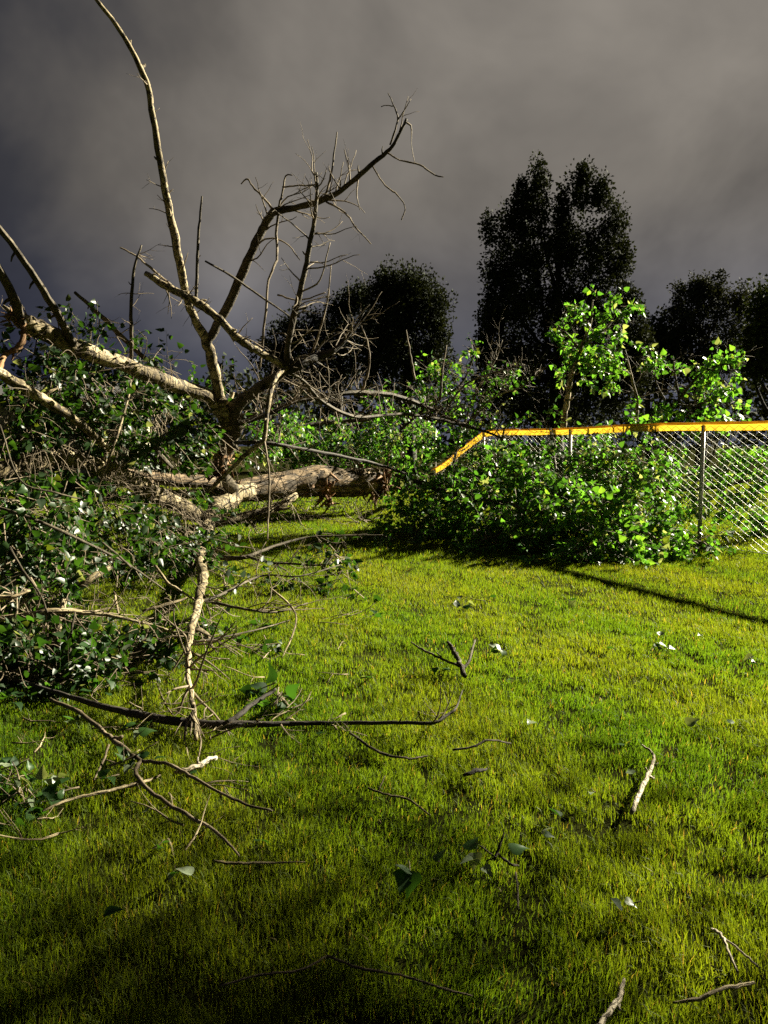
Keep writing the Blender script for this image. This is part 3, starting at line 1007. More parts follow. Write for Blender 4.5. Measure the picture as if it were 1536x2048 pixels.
arch = [blob(800, 790, 14, 60, 35, .7), blob(880, 770, 14.4, 60, 40, .7), blob(930, 740, 14.6, 50, 45, .6), blob(900, 810, 14.2, 60, 25, .6), blob(1010, 760, 14.6, 35, 40, .5), blob(760, 815, 13.4, 40, 20, .5), blob(838, 735, 14.4, 18, 16, .2), blob(945, 700, 14.6, 14, 16, .2)]
s4 = sprays(arch, 80, .08, (4, 7), .22, droop=.3)
tips = [blob(655, 1110, 7.9, 40, 30, .25), blob(680, 1150, 7.6, 35, 18, .2), blob(720, 1188, 7.2, 25, 10, .1), blob(520, 1140, 8.0, 40, 16, .2), blob(455, 1160, 7.4, 25, 22, .2), blob(445, 1175, 7.0, 22, 22, .2), blob(580, 1160, 7.4, 40, 12, .2), blob(430, 1225, 6.4, 18, 18, .12), blob(560, 1245, 6.0, 40, 10, .1), blob(530, 1312, 5.4, 22, 9, .1), blob(265, 700, 8.5, 14, 18, .15), blob(350, 740, 9.2, 20, 15, .15)]
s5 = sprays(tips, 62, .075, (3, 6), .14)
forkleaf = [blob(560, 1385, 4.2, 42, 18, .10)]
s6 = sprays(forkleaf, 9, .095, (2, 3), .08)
wisp = [blob(45, 1600, 3.1, 60, 40, .12), blob(30, 1660, 2.95, 40, 40, .1), blob(20, 1510, 3.5, 25, 25, .1), blob(230, 1420, 4.3, 30, 15, .08)]
for x_ in range(175, 430, 18):          # open grass shows between the upper and the lower leaf masses
    for y_ in range(1152 + max(0, 330 - x_) // 6, 1236, 18):
        if rng.random() < .72:
            CLEAR.append((x_ + rng.normal() * 6, y_ + rng.normal() * 6, 20.0, 17.0))
for _ in range(60):                      # ragged holes through the crown
    CLEAR.append((rng.uniform(0, 400), rng.uniform(690, 1380), 20.0, rng.uniform(8, 26)))
for k_ in [k__ for k__ in L if k__.startswith('cross')]:
    open_limb(*L[k_], extra=1.5)
for k_ in ('left', 'upper', 'bough', 'back', 'trunk', 'stub', 'split', 'drop', 'peg'):
    open_limb(*L[k_], f=1.15 if k_ in ('left', 'back', 'trunk') else 1.0)
allsets = [s1, s1b, s2, s2b, s5, s6]
t = Tubes()
for s in allsets:
    for b, a, ln in s[4]:
        t.add([b - a * ln * .7, b, b + a * ln * .6, b + a * ln], [.005, .004, .003, .0015], 3, caps=False)
    for pp, rr in (s[5] if len(s) > 5 else []):
        t.add(pp, rr, 4, caps=False)
link('leaf_shoots', t.mesh('leaf_shoots', M_twig, FB), ft)['kind'] = 'stuff'
dress(ft, allsets, 300, pale=.045, tone=.52)  # tone darkens the leaf mass: the crown's deep shade is painted in


FH = 1.78
TB, T1 = 6.40, 8.95
cp_ = np.array([[FENCE0[0] + FDIR[0] * q, FENCE0[1] + FDIR[1] * q, FH - .04 - (0 if q < TB else .92 * ((q - TB) / (T1 - TB)) ** .9)] for q in np.linspace(2.0, T1, 60)])
open_limb(cp_, np.full(60, .10), extra=4)
# ================================================================== broken leafy boughs about the fence
M_leaf_lime = leaf_material('lime_leaf_single', True, [(0.0, (0.05, 0.13, 0.018)), (0.5, (0.085, 0.20, 0.03)), (1.0, (0.13, 0.25, 0.04))], spec=0.4, rough=.45, trans=.55)
LIME = [fine_leaf('leaf', 0.22, 0.25, 0.02, M_leaf_lime), fine_leaf('leaf', 0.05, 0.12, 0.04, M_leaf_lime), fine_leaf('leaf', 0.45, 0.1, 0.0, M_leaf_lime), fine_leaf('leaf', 0.12, 0.5, 0.05, M_leaf_lime)]


def bough(name, loc, label, cat, stems, sets, singles, mat=M_dead, nt=20, pale=.12, bright=0.0, bare=()):
    th = empty(name, loc, label, cat)
    b = np.array(th.location)
    t = Tubes()
    for st in stems:
        p, r = limb(th, 'limb', st, mat, 8, 3)
        for _ in range(nt):
            i = rng.integers(1, len(p) - 1)
            td = unit(p[i + 1] - p[i])
            s = unit(np.cross(td, rng.normal(size=3)) + td * .5 + np.array([0, 0, .1]))
            grow(t, p[i], s, rng.uniform(.25, .7), min(.007, r[i] * .6), 1, 4, .2)
    for (x, y, d, dx, dz, ln, n) in bare:
        for _ in range(n):
            s = P(x, y, d) + rng.normal(size=3) * [.5, .3, .12]
            grow(t, s, np.array([dx, 0, dz]) + rng.normal(size=3) * .5, ln * rng.uniform(.6, 1.2), .007, 2, 4, .2)
    for s in sets:
        for q, a, ln in s[4]:
            t.add([q - a * ln * .8, q, q + a * ln * .6, q + a * ln], [.005, .004, .003, .0015], 3, caps=False)
        for pp, rr in (s[5] if len(s) > 5 else []):
            t.add(pp, rr, 4, caps=False)
    link('twigs', t.mesh('twigs', M_twig, b), th)['kind'] = 'stuff'
    dress(th, sets, singles, pale, bright)
    return th


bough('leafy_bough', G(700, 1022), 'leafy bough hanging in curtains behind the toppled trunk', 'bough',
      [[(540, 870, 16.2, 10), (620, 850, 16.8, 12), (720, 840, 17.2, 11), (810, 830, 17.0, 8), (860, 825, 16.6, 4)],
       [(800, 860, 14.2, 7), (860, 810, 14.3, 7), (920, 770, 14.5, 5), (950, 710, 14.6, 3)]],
      [s3, s4, leafy(mid, 90, .09, (.3, .7), droop=.3), leafy(arch, 26, .085, (.2, .5))], 150, nt=18, pale=.10, bright=1.4)  # leaf colour brightened as painted light; split from the fallen tree for this
pile = [blob(840, 1000, 12.6, 70, 70, .8), blob(830, 1060, 11.6, 60, 30, .5), blob(930, 940, 13.6, 70, 60, .8), blob(960, 1030, 11.8, 90, 60, .8), blob(1060, 960, 12.4, 80, 70, .8), blob(1060, 1040, 10.9, 90, 60, .7),
        blob(1150, 1000, 11.3, 80, 60, .7), blob(1170, 1060, 10.0, 80, 60, .6), blob(1260, 1030, 10.7, 70, 60, .6), blob(1290, 1070, 10.2, 80, 45, .5), blob(1370, 1085, 10.2, 50, 28, .35), blob(1410, 1108, 9.9, 22, 12, .15),
        blob(990, 900, 14.0, 60, 40, .6), blob(1100, 870, 13.4, 28, 38, .3), blob(1220, 940, 11.8, 60, 45, .5), blob(1310, 975, 11.0, 30, 30, .3), blob(1000, 1080, 10.7, 90, 25, .5), blob(1190, 1105, 9.5, 80, 28, .35)]
sp = leafy(pile, 420, .094, (.3, .85), gap=.046)
sp2 = sprays(pile, 520, .08, (5, 8), .2)
bough('leafy_bough', G(1150, 1120), 'broken leafy poplar bough heaped against the near side of the chain link fence', 'bough',
      [[(790, 950, 12.4, 10), (900, 985, 12.2, 14), (1020, 1010, 11.6, 14), (1150, 1040, 10.9, 12), (1290, 1065, 10.4, 8)],
       [(960, 1040, 11.5, 10), (985, 960, 12.6, 9), (1000, 900, 13.6, 6), (1010, 850, 14.0, 4)],
       [(1130, 1040, 10.8, 10), (1115, 960, 11.8, 8), (1105, 890, 13.0, 5), (1098, 850, 13.4, 3)]],
      [sp, sp2], 300, nt=16, pale=.08, bright=1.4)
tangle = [blob(985, 770, 14.6, 40, 35, .5), blob(1040, 740, 14.8, 20, 20, .3), blob(960, 820, 14.2, 60, 20, .4)]
bough('bare_bough', G(940, 1005), 'tangle of thin bare twigs rising where the yellow fence cap bends down', 'bough',
      [[(905, 930, 14.2, 7), (925, 860, 14.3, 7), (950, 790, 14.5, 6), (990, 720, 14.6, 4), (1005, 680, 14.6, 2)],
       [(925, 870, 14.3, 6), (980, 800, 14.4, 5), (1050, 770, 14.6, 4), (1080, 740, 14.7, 2)],
       [(870, 850, 13.8, 6), (930, 770, 14.2, 6), (1000, 742, 14.4, 5), (1050, 730, 14.5, 3)]],
      [sprays(tangle, 30, .075, (3, 6), .2)], 40, nt=24, mat=M_twig)
over = [blob(1188, 588, 14.6, 16, 12, .12), blob(1165, 612, 14.6, 18, 14, .15), blob(1236, 615, 14.6, 26, 16, .2), blob(1118, 640, 14.6, 22, 14, .2), blob(1170, 650, 14.6, 32, 22, .3), blob(1225, 650, 14.6, 30, 20, .3), blob(1140, 690, 14.7, 32, 26, .3),
        blob(1190, 695, 14.6, 36, 26, .4), blob(1250, 690, 14.5, 30, 24, .3), blob(1200, 745, 14.5, 46, 26, .4), blob(1258, 745, 14.5, 28, 22, .3), blob(1240, 790, 14.4, 34, 18, .3), blob(1150, 745, 14.8, 30, 20, .3), blob(1275, 795, 14.4, 22, 14, .2), blob(1240, 830, 14.2, 40, 8, .2)]
so = leafy(over, 92, .105, (.18, .38), droop=.02, bias=(0, 0, .2), subs=2)
bough('leafy_bough', G(1150, 1050), 'bright leafy bough standing up behind the fence in front of the dark twin topped poplar', 'bough',
      [[(1125, 860, 14.8, 16), (1134, 800, 14.8, 15), (1142, 750, 14.7, 13), (1160, 700, 14.7, 10), (1180, 650, 14.6, 7), (1185, 600, 14.6, 4)],
       [(1160, 700, 14.7, 7), (1140, 675, 14.7, 6), (1115, 650, 14.6, 3)],
       [(1165, 690, 14.7, 7), (1205, 665, 14.6, 5), (1236, 620, 14.6, 3)],
       [(1272, 850, 14.4, 9), (1274, 800, 14.4, 8), (1262, 750, 14.4, 6), (1250, 700, 14.4, 4)]],
      [so], 150, nt=10, mat=M_bark, pale=.12, bright=2.2)
right = [blob(1428, 715, 13.6, 26, 14, .2), blob(1395, 735, 13.6, 16, 12, .15), blob(1440, 755, 13.6, 40, 26, .35), blob(1482, 735, 13.5, 24, 16, .2), blob(1420, 790, 13.6, 40, 28, .35), blob(1446, 815, 13.5, 24, 18, .2), blob(1312, 735, 13.8, 16, 18, .2), blob(1338, 757, 13.8, 22, 14, .2), blob(1310, 838, 13.4, 26, 10, .2), blob(1390, 838, 13.2, 50, 8, .2), blob(1430, 840, 13.0, 30, 10, .2)]
sr = leafy(right, 62, .105, (.18, .36), droop=.03, bias=(.2, 0, .0), subs=2)
bough('leafy_bough', G(1420, 1070), 'leafy bough with forked pale twigs leaning out over the straight yellow fence cap', 'bough',
      [[(1318, 850, 13.6, 9), (1350, 810, 13.6, 9), (1376, 775, 13.6, 8), (1405, 745, 13.6, 7), (1440, 730, 13.6, 5), (1490, 730, 13.5, 2)],
       [(1358, 795, 13.6, 6), (1352, 760, 13.6, 5), (1348, 735, 13.6, 4), (1346, 712, 13.6, 2)],
       [(1330, 800, 13.7, 5), (1312, 765, 13.8, 4), (1310, 735, 13.8, 3)],
       [(1345, 806, 13.6, 5), (1390, 812, 13.5, 5), (1420, 800, 13.5, 3)]],
      [sr], 100, nt=7, mat=M_dead, pale=.12, bright=2.2)
behind = [blob(1480, 900, 12.6, 60, 40, .5), blob(1500, 950, 12.4, 60, 45, .5), blob(1420, 920, 13.0, 55, 50, .5), blob(1500, 1010, 12.6, 55, 30, .4), blob(1330, 900, 13.6, 60, 40, .5), blob(1360, 960, 13.2, 60, 45, .5), blob(1250, 900, 14.2, 60, 40, .5), blob(1440, 985, 12.8, 40, 25, .4), blob(1180, 920, 14.8, 60, 50, .6), blob(1560, 930, 12.2, 60, 70, .5)]
sb = leafy(behind, 110, .095, (.3, .7))
bough('leafy_bough', G(1480, 1040), 'pale green leafy bough lying on the far side of the chain link mesh', 'bough',
      [[(1120, 980, 15, 12), (1250, 970, 14, 12), (1380, 980, 13.2, 10), (1500, 960, 12.6, 8), (1600, 930, 12, 5)],
       [(1380, 980, 13.2, 8), (1420, 920, 13, 6), (1440, 870, 13, 4)]],
      [sb], 150, nt=14, mat=M_dead, pale=.10, bright=2.0)

# ================================================================== fence
FH, CAPH = 1.78, 0.15
fence = empty('chain_link_fence', (FENCE0[0], FENCE0[1], 0), 'galvanised chain link fence with a bent top running behind the leaf pile', 'fence')
FO = np.array([FENCE0[0], FENCE0[1], 0.0])
FNRM = np.array([-FDIR[1], FDIR[0]]) * 1.0     # towards the lawn side
if FNRM[1] > 0:
    FNRM = -FNRM


def fpt(t, z, off=0.0):
    return np.array([FENCE0[0] + FDIR[0] * t + FNRM[0] * off, FENCE0[1] + FDIR[1] * t + FNRM[1] * off, z])


T0, TB, T1 = -3.4, 6.40, 8.95


def ftop(t):
    if t <= TB:
        return FH + 0.012 * math.sin(t * 1.3)
    u = (t - TB) / (T1 - TB)
    return FH - 0.92 * u ** 0.9


for k, tt in enumerate((-3.2, 0.0, 3.2, 6.4, 8.85)):
    tb = Tubes()
    hh = FH - .02 if tt < 8 else FH + .1
    rr = .03
    tb.add([fpt(tt, -.05), fpt(tt, hh * .5), fpt(tt, hh)], [rr, rr, rr], 12)
    tb.add([fpt(tt, hh), fpt(tt, hh + .02), fpt(tt, hh + .035)], [rr * 1.12, rr * 1.12, rr * .5], 12)
    for zz in (.25, .65, 1.05, 1.45):      # tie bands
        tb.add([fpt(tt, zz - .008), fpt(tt, zz + .008)], [rr + .004] * 2, 12)
    link('post', tb.mesh('post', M_post, FO), fence)

# top tension wire, kinked with the cap
tb = Tubes()
tb.add([fpt(t_, ftop(t_) + .02) for t_ in np.linspace(T0, TB, 12)] + [fpt(t_, ftop(t_) + .0) for t_ in np.linspace(TB + .25, T1, 5)], [.004] * 17, 6)
link('top_wire', tb.mesh('top_wire', M_post, FO), fence)
tb = Tubes()
tb.add([fpt(t_, .045 + .012 * math.sin(t_ * 2.1)) for t_ in np.linspace(T0, T1, 30)], [.005] * 30, 5)
link('bottom_wire', tb.mesh('bottom_wire', M_post, FO), fence)

# woven zigzag wires
W, WH = 0.085, 0.10
tb = Tubes()
nw = int((T1 - T0) / W)
for i in range(nw):
    tc_ = T0 + i * W
    zt = ftop(tc_)
    sc = zt / FH
    nseg = int(FH / (WH / 2))
    pts = []
    for j in range(nseg + 1):
        z = .04 + (zt - .04) * j / nseg
        sag = 0.0
        if tc_ > TB:
            sag = .10 * math.sin(j * .35 + tc_ * 3) * (tc_ - TB) / 2
        a_ = (tc_ + (W / 2 if (j + i) % 2 else -W / 2), z, (.004 if (j % 2) else -.004) + sag)
        if pts:
            for f_ in (.14, .86):
                pts.append(tuple(prev[q_] + (a_[q_] - prev[q_]) * f_ for q_ in range(3)))
        pts.append(a_)
        prev = a_
    pts = [fpt(*q_) for q_ in pts]
    tb.add(pts, [.0036] * len(pts), 5, caps=False)
o = link('wire_mesh', tb.mesh('wire_mesh', M_steel, FO), fence)
o['kind'] = 'stuff'


# yellow plastic cap: inverted U profile
def cap(path, name, twist=0.0):
    prof = [(.027, -.100), (.032, -.066), (.034, -.030), (.032, .000), (.024, .018), (.010, .026), (-.010, .026), (-.020, .020), (-.026, .014), (-.030, .007), (-.032, .000), (-.033, -.006)]
    path = np.asarray(path)
    m, k = len(path), len(prof)
    tg = unit(np.gradient(path, axis=0))
    v = []
    for i in range(m):
        side = unit(np.cross(tg[i], [0, 0, 1]))
        upv = np.cross(side, tg[i])
        tw = twist * i / (m - 1)
        for a, b in prof:
            wob = .004 * math.sin(i * .9 + b * 40) + .004 * rng.normal() * (b < -.08)
            aa, bb = a * math.cos(tw) - b * math.sin(tw), a * math.sin(tw) + b * math.cos(tw)
            v.append(path[i] + side * (aa + wob) + upv * (bb + wob * .6))
    lp = []
    for i in range(m - 1):
        for j in range(k - 1):
            lp += [i * k + j, i * k + j + 1, (i + 1) * k + j + 1, (i + 1) * k + j]
    me = np_mesh(name, np.array(v) - FO, lp, [4] * (len(lp) // 4), M_cap)
    return link(name, me, fence)


cap([fpt(t_, ftop(t_) + .03) for t_ in np.linspace(T0, 2.2, 40)], 'yellow_cap')
cap([fpt(t_, ftop(t_) + .026 - (.05 * max(0, t_ - 5.6) ** 2)) for t_ in np.linspace(2.19, TB, 30)], 'yellow_cap')
cap([fpt(t_, ftop(t_) + .0 + .03 * math.sin((t_ - TB) * 2.4), .02) for t_ in np.linspace(TB - .02, T1, 22)], 'yellow_cap', .25)


# ================================================================== trees behind
def far_tree(name, label, base, trunk_top, trunk_r, blobs, nclump, per, leaf, clump, colr, stretch=1.5, group=None, limbs=9, mat=None, cat='tree', soft=False):
    th = empty(name, base, label, cat, group)
    b = np.array(th.location)
    tb = Tubes()
    p = np.array([b, b + (trunk_top - b) * .35 + rng.normal(size=3) * [.15, .15, 0], b + (trunk_top - b) * .7 + rng.normal(size=3) * [.2, .2, 0], trunk_top])
    q = catmull(np.hstack([p, np.array([[trunk_r * 1.3], [trunk_r], [trunk_r * .6], [trunk_r * .15]])]), 5)
    tb.add(q[:, :3], q[:, 3], 9, .05)
    w = np.array([np.prod(bb[1]) ** (2 / 3) for bb in blobs])
    for _ in range(limbs):
        i = rng.integers(5, len(q) - 3)
        c = blobs[rng.choice(len(blobs), p=w / w.sum())]
        e_ = c[0] + c[1] * rng.normal(size=3) * .4
        mpt = (q[i, :3] + e_) / 2 + np.array([0, 0, -.3])
        path = catmull([q[i, :3], mpt, e_], 5)
        tb.add(path, np.linspace(q[i, 3] * .5, .02, len(path)), 5)
    link('trunk', tb.mesh('trunk', M_dark_bark, b), th)
    idx = rng.choice(len(blobs), nclump, p=w / w.sum())
    cen = np.array([x_[0] for x_ in blobs])[idx]
    rad = np.array([x_[1] for x_ in blobs])[idx]
    u = unit(rng.normal(size=(nclump, 3)))
    cc = cen + rad * u * (rng.random(nclump)[:, None] ** .42)
    if soft:
        cc = cen + rad * unit(rng.normal(size=(nclump, 3))) * np.minimum(np.abs(rng.normal(size=(nclump, 1))) * .55, 1.15)
    cc[:, 2] = np.maximum(cc[:, 2], .2)
    cs = clump * (0.6 + .8 * rng.random(nclump))
    n = nclump * per
    ci = np.repeat(np.arange(nclump), per)
    du = unit(rng.normal(size=(n, 3))) * (rng.random(n)[:, None] ** .5)
    pos = cc[ci] + du * cs[ci][:, None] * np.array([1, 1, stretch])
    pos[:, 2] = np.maximum(pos[:, 2], .1)
    X = unit(du + rng.normal(size=(n, 3)) * .7)
    Nn = unit(rng.normal(size=(n, 3)) + [0, 0, .5])
    size = leaf * (.6 + .8 * rng.random(n))
    colr = np.array(colr)
    c = colr * (0.65 + .7 * rng.random(nclump))[ci][:, None] * (.8 + .4 * rng.random(n))[:, None]
    me = bulk_leaves('crown', pos - b, X, Nn, size, c, mat or M_far_leaf, True)
    link('crown', me, th)
    return th


DARK = (0.024, 0.030, 0.018)
d = 32
pop = [blob(1076, 335, d, 8, 20, .25), blob(1076, 370, d, 22, 34, .5), blob(1045, 375, d, 8, 20, .25), blob(1062, 420, d, 38, 50, .9), blob(1152, 342, d, 7, 14, .2), blob(1172, 345, d, 10, 22, .3), blob(1176, 385, d, 30, 40, .7), blob(1200, 390, d, 16, 30, .5), blob(1128, 440, d, 16, 44, .6), blob(1122, 405, d, 9, 36, .4), blob(1125, 490, d, 30, 45, .9), blob(1020, 450, d, 34, 40, 1), blob(1035, 400, d, 12, 30, .4), blob(976, 448, d, 9, 24, .3), blob(995, 480, d, 20, 30, .5), blob(1230, 440, d, 22, 40, .7), blob(1070, 520, d, 80, 70, 1.6), blob(1190, 510, d, 66, 70, 1.5),
       blob(1000, 550, d, 34, 50, .9), blob(1245, 520, d, 18, 45, .6), blob(1040, 620, d, 74, 60, 1.7), blob(1160, 620, d, 90, 70, 1.8), blob(1245, 600, d, 24, 50, .8), blob(985, 640, d, 26, 45, .8), blob(1020, 700, d, 66, 40, 1.5), blob(1260, 660, d, 30, 45, .9), blob(1150, 720, d, 120, 50, 1.9), blob(1000, 760, d, 50, 40, 1.2), blob(1250, 740, d, 50, 50, 1.2), blob(1110, 800, d, 150, 45, 1.9), blob(972, 700, d, 24, 50, .8), blob(1278, 690, d, 22, 50, .8), blob(1270, 620, d, 12, 30, .5)]
far_tree('poplar_tree', 'tall dark twin topped poplar against the storm sky behind the fence', G(1115, 890 + 2250 / d), P(1110, 470, d), .26, pop, 1350, 62, .125, .27, DARK, 1.8, limbs=14)
d = 36
lt = [blob(775, 575, d, 30, 30, .9), blob(815, 580, d, 40, 36, 1.2), blob(790, 630, d, 70, 60, 1.8), blob(845, 610, d, 36, 60, 1.2), blob(878, 640, d, 22, 62, .9), blob(870, 720, d, 34, 50, 1.2), blob(800, 720, d, 80, 60, 2)]
far_tree('broad_tree', 'dark dense tree crown beside the gap of pale sky next to the twin topped poplar', G(820, 890 + 2250 / d), P(815, 590, d), .3, lt, 420, 80, .13, .42, DARK, 1.5)
d = 38
lt2 = [blob(690, 610, d, 50, 22, 1.2), blob(730, 600, d, 26, 30, .8), blob(665, 660, d, 60, 50, 1.6), blob(720, 690, d, 70, 60, 1.8), blob(590, 660, d, 46, 34, 1.3), blob(560, 700, d, 60, 45, 1.5), blob(620, 740, d, 100, 45, 2)]
far_tree('broad_tree', 'low spreading dark tree seen through the bare forked limbs of the fallen poplar', G(660, 890 + 2250 / d), P(680, 640, d), .25, lt2, 400, 70, .13, .42, DARK, 1.3)
d = 42
rt = [blob(1392, 566, d, 9, 22, .3), blob(1440, 572, d, 9, 22, .3), blob(1482, 588, d, 8, 22, .3), blob(1415, 590, d, 8, 26, .3), blob(1345, 625, d, 20, 12, .5), blob(1385, 590, d, 40, 36, 1.3), blob(1430, 600, d, 40, 40, 1.3), blob(1370, 650, d, 60, 50, 2), blob(1450, 660, d, 50, 60, 1.8), blob(1475, 600, d, 20, 34, .9), blob(1330, 680, d, 40, 40, 1.5), blob(1400, 720, d, 110, 40, 2.2)]
far_tree('feathery_tree', 'hazy grey green tree with loose feathery top next to the tall twin topped poplar', G(1400, 890 + 2250 / d), P(1400, 580, d), .25, rt, 420, 60, .14, .36, (.034, .039, .030), 1.2, limbs=16)

d = 40
rs = [blob(1300, 660, d, 34, 30, 1.2), blob(1310, 710, d, 50, 40, 1.6), blob(1290, 760, d, 50, 30, 1.6)]
far_tree('small_tree', 'small rounded dark tree filling the dip between poplar and feathery tree', G(1300, 890 + 2250 / d), P(1300, 670, d), .16, rs, 120, 46, .18, .42, DARK, 1.2, limbs=5)
d = 24
re = [blob(1530, 620, d, 34, 50, .9), blob(1520, 690, d, 34, 50, .9), blob(1560, 660, d, 60, 90, 1.4), blob(1515, 735, d, 30, 24, .8)]
far_tree('willow_tree', 'olive green tree with drooping light catching leaves beside the feathery tree', G(1570, 890 + 2250 / d), P(1565, 620, d), .18, re, 200, 46, .13, .30, (.035, .048, .015), 1.3, limbs=8)
d = 16
# dark hedge row beyond the field
hb = []
for x in range(-500, 2300, 60):
    dd = 46 + 3 * rng.normal()
    top = 742 + 16 * rng.normal() + (40 if x < 420 else 0)
    hb.append((np.array([P(x, 870, dd)[0], dd, P(x, (top + 890) / 2 + 10, dd)[2]]), np.array([1.7, 1.4, (900 - top) / 2 / FPX * dd + .5])))
n = 26000
w = np.array([np.prod(b_[1]) ** (2 / 3) for b_ in hb])
idx = rng.choice(len(hb), n, p=w / w.sum())
u = unit(rng.normal(size=(n, 3)))
pos = np.array([b_[0] for b_ in hb])[idx] + np.array([b_[1] for b_ in hb])[idx] * u * (rng.random(n)[:, None] ** .4)
pos[:, 2] = np.maximum(pos[:, 2], .05)
hedge = link('far_hedge', bulk_leaves('far_hedge', pos, unit(rng.normal(size=(n, 3))), unit(rng.normal(size=(n, 3)) + [0, 0, .4]), .34 * (.6 + .8 * rng.random(n)), np.array(DARK) * (.6 + .8 * rng.random(n))[:, None], M_far_leaf, True))
tag(hedge, 'unbroken dark band of shrubs across the far side of the field', 'hedge', kind='stuff')

# low building seen past the fallen limbs
bd = empty('low_building', (-17.0, 32, 0), 'low pale walled building with dark roof half hidden behind the fallen crown', 'building')


def box(name, parent, mat, lo, hi):
    x0, y0, z0 = lo
    x1, y1, z1 = hi
    v = [(x0, y0, z0), (x1, y0, z0), (x1, y1, z0), (x0, y1, z0), (x0, y0, z1), (x1, y0, z1), (x1, y1, z1), (x0, y1, z1)]
    f = [3, 2, 1, 0, 4, 5, 6, 7, 0, 1, 5, 4, 1, 2, 6, 5, 2, 3, 7, 6, 3, 0, 4, 7]
    return link(name, np_mesh(name, v, f, [4] * 6, mat, smooth=False), parent)


box('wall', bd, M_wall, (-5, 0, 0), (5.2, 6, 3.4))
roof = link('roof', np_mesh('roof', [(-5.4, -.5, 3.38), (5.6, -.5, 3.38), (5.6, 3, 4.3), (-5.4, 3, 4.3), (5.6, 6.5, 3.38), (-5.4, 6.5, 3.38), (-5.4, -.5, 3.25), (5.6, -.5, 3.25), (5.6, 6.5, 3.25), (-5.4, 6.5, 3.25)],
            [0, 1, 2, 3, 3, 2, 4, 5, 0, 6, 7, 1, 4, 8, 9, 5, 1, 7, 8, 4, 2, 0, 5, 9, 6, 0, 3, 6, 9, 8, 7], [4, 4, 4, 4, 5, 4, 2, 4] if False else [4, 4, 4, 4, 4, 4, 3, 4], M_roof, smooth=False), bd)
box('door', bd, M_roof, (1.0, -.05, 0), (2.0, .02, 2.1))
box('window', bd, M_roof, (-2.6, -.04, 1.1), (-1.2, .02, 2.2))

# ================================================================== sticks and sprigs lying on the lawn
def stick(name, label, parts, mat=M_twig, sides=7, leaves=(), stubs=0, cat='stick'):
    """parts: polylines of (x px, y px, height m, width px) traced on the lawn"""
    b0 = G(parts[0][0][0], parts[0][0][1], 0.0)
    tb = Tubes()
    for pts in parts:
        w = np.array([G(a, b, h + .012) for a, b, h, _ in pts])
        r = np.array([wd * 1.2 / 2 / FPX * q[1] for (a, b, h, wd), q in zip(pts, w)])
        q = catmull(np.hstack([w, r[:, None]]), 5)
        q[1:-1, :3] += rng.normal(size=(len(q) - 2, 3)) * .25 * q[1:-1, 3:4]
        rr = np.maximum(q[:, 3], .001)
        tb.add(q[:, :3], rr, sides, .08)
        if stubs:
            knotty(tb, q[:, :3], rr, stubs)
    if leaves:
        th = empty(name, b0, label, cat)
        link('stem', tb.mesh('stem', mat, b0), th)
        put_leaves(th, b0, leaves)
    else:
        th = link(name, tb.mesh(name, mat, b0), None, b0)
        tag(th, label, cat)
    return th


def put_leaves(th, b0, leaves):
    for (x, y, h, sz, az, tilt, v) in leaves:
        p = G(x, y, h)
        o = link('leaf', LEAVES[v], th)
        s = sz / FPX * p[1]
        o.matrix_local = Matrix.Translation(Vector([float(c) for c in p - b0])) @ Matrix.Rotation(R(az), 4, 'Z') @ Matrix.Rotation(R(tilt), 4, 'Y') @ Matrix.Rotation(R(rng.uniform(-40, 40)), 4, 'X') @ Matrix.Scale(s, 4)


def sprig(label, x, y, n, spread, sz, h=.05, cat='sprig', pale=.3):
    b0 = G(x, y, 0)
    th = empty('leaf_sprig', b0, label, cat)
    tb = Tubes()
    a = rng.uniform(0, 360)
    e = np.array([math.cos(R(a)), math.sin(R(a)), .1]) * spread / FPX * b0[1]
    c = G(x, y, h)
    tb.add([c - e, c, c + e * .8 + [0, 0, .01]], [.003, .0025, .0015], 5)
    link('stem', tb.mesh('stem', M_twig, b0), th)
    put_leaves(th, b0, [(x + rng.normal() * spread * .6, y + rng.normal() * spread * .3, h + .03 * rng.random(), sz * rng.uniform(.7, 1.15), rng.uniform(0, 360), rng.uniform(-50, 30), (rng.integers(0, 4) if rng.random() > pale else rng.integers(4, 6))) for _ in range(n)])
    return th


stick('broken_stick', 'thick white barked broken stick with dark rings lying alone on open grass',
      [[(1262, 1626, .055, 7), (1277, 1590, .065, 8), (1296, 1550, .07, 7), (1305, 1530, .065, 6), (1308, 1512, .06, 5)], [(1308, 1512, .055, 5), (1299, 1500, .06, 4), (1284, 1490, .06, 3)], [(1296, 1552, .06, 5), (1308, 1556, .03, 4)]], M_white, 9, stubs=3)
stick('forked_twig', 'three pronged dead twig standing up out of the grass',
      [[(930, 1352, .05, 9), (918, 1325, .10, 9), (905, 1300, .15, 8), (895, 1284, .18, 5)], [(926, 1340, .07, 6), (940, 1315, .12, 5), (950, 1280, .17, 3)], [(918, 1332, .09, 5), (885, 1318, .10, 4), (850, 1302, .12, 4), (822, 1284, .14, 2)], [(885, 1318, .1, 3), (874, 1305, .12, 2)]], M_dead, 7, [(880, 1345, .06, 22, 30, -20, 0), (900, 1340, .06, 20, 140, -10, 1), (870, 1335, .07, 18, 260, 10, 3)])
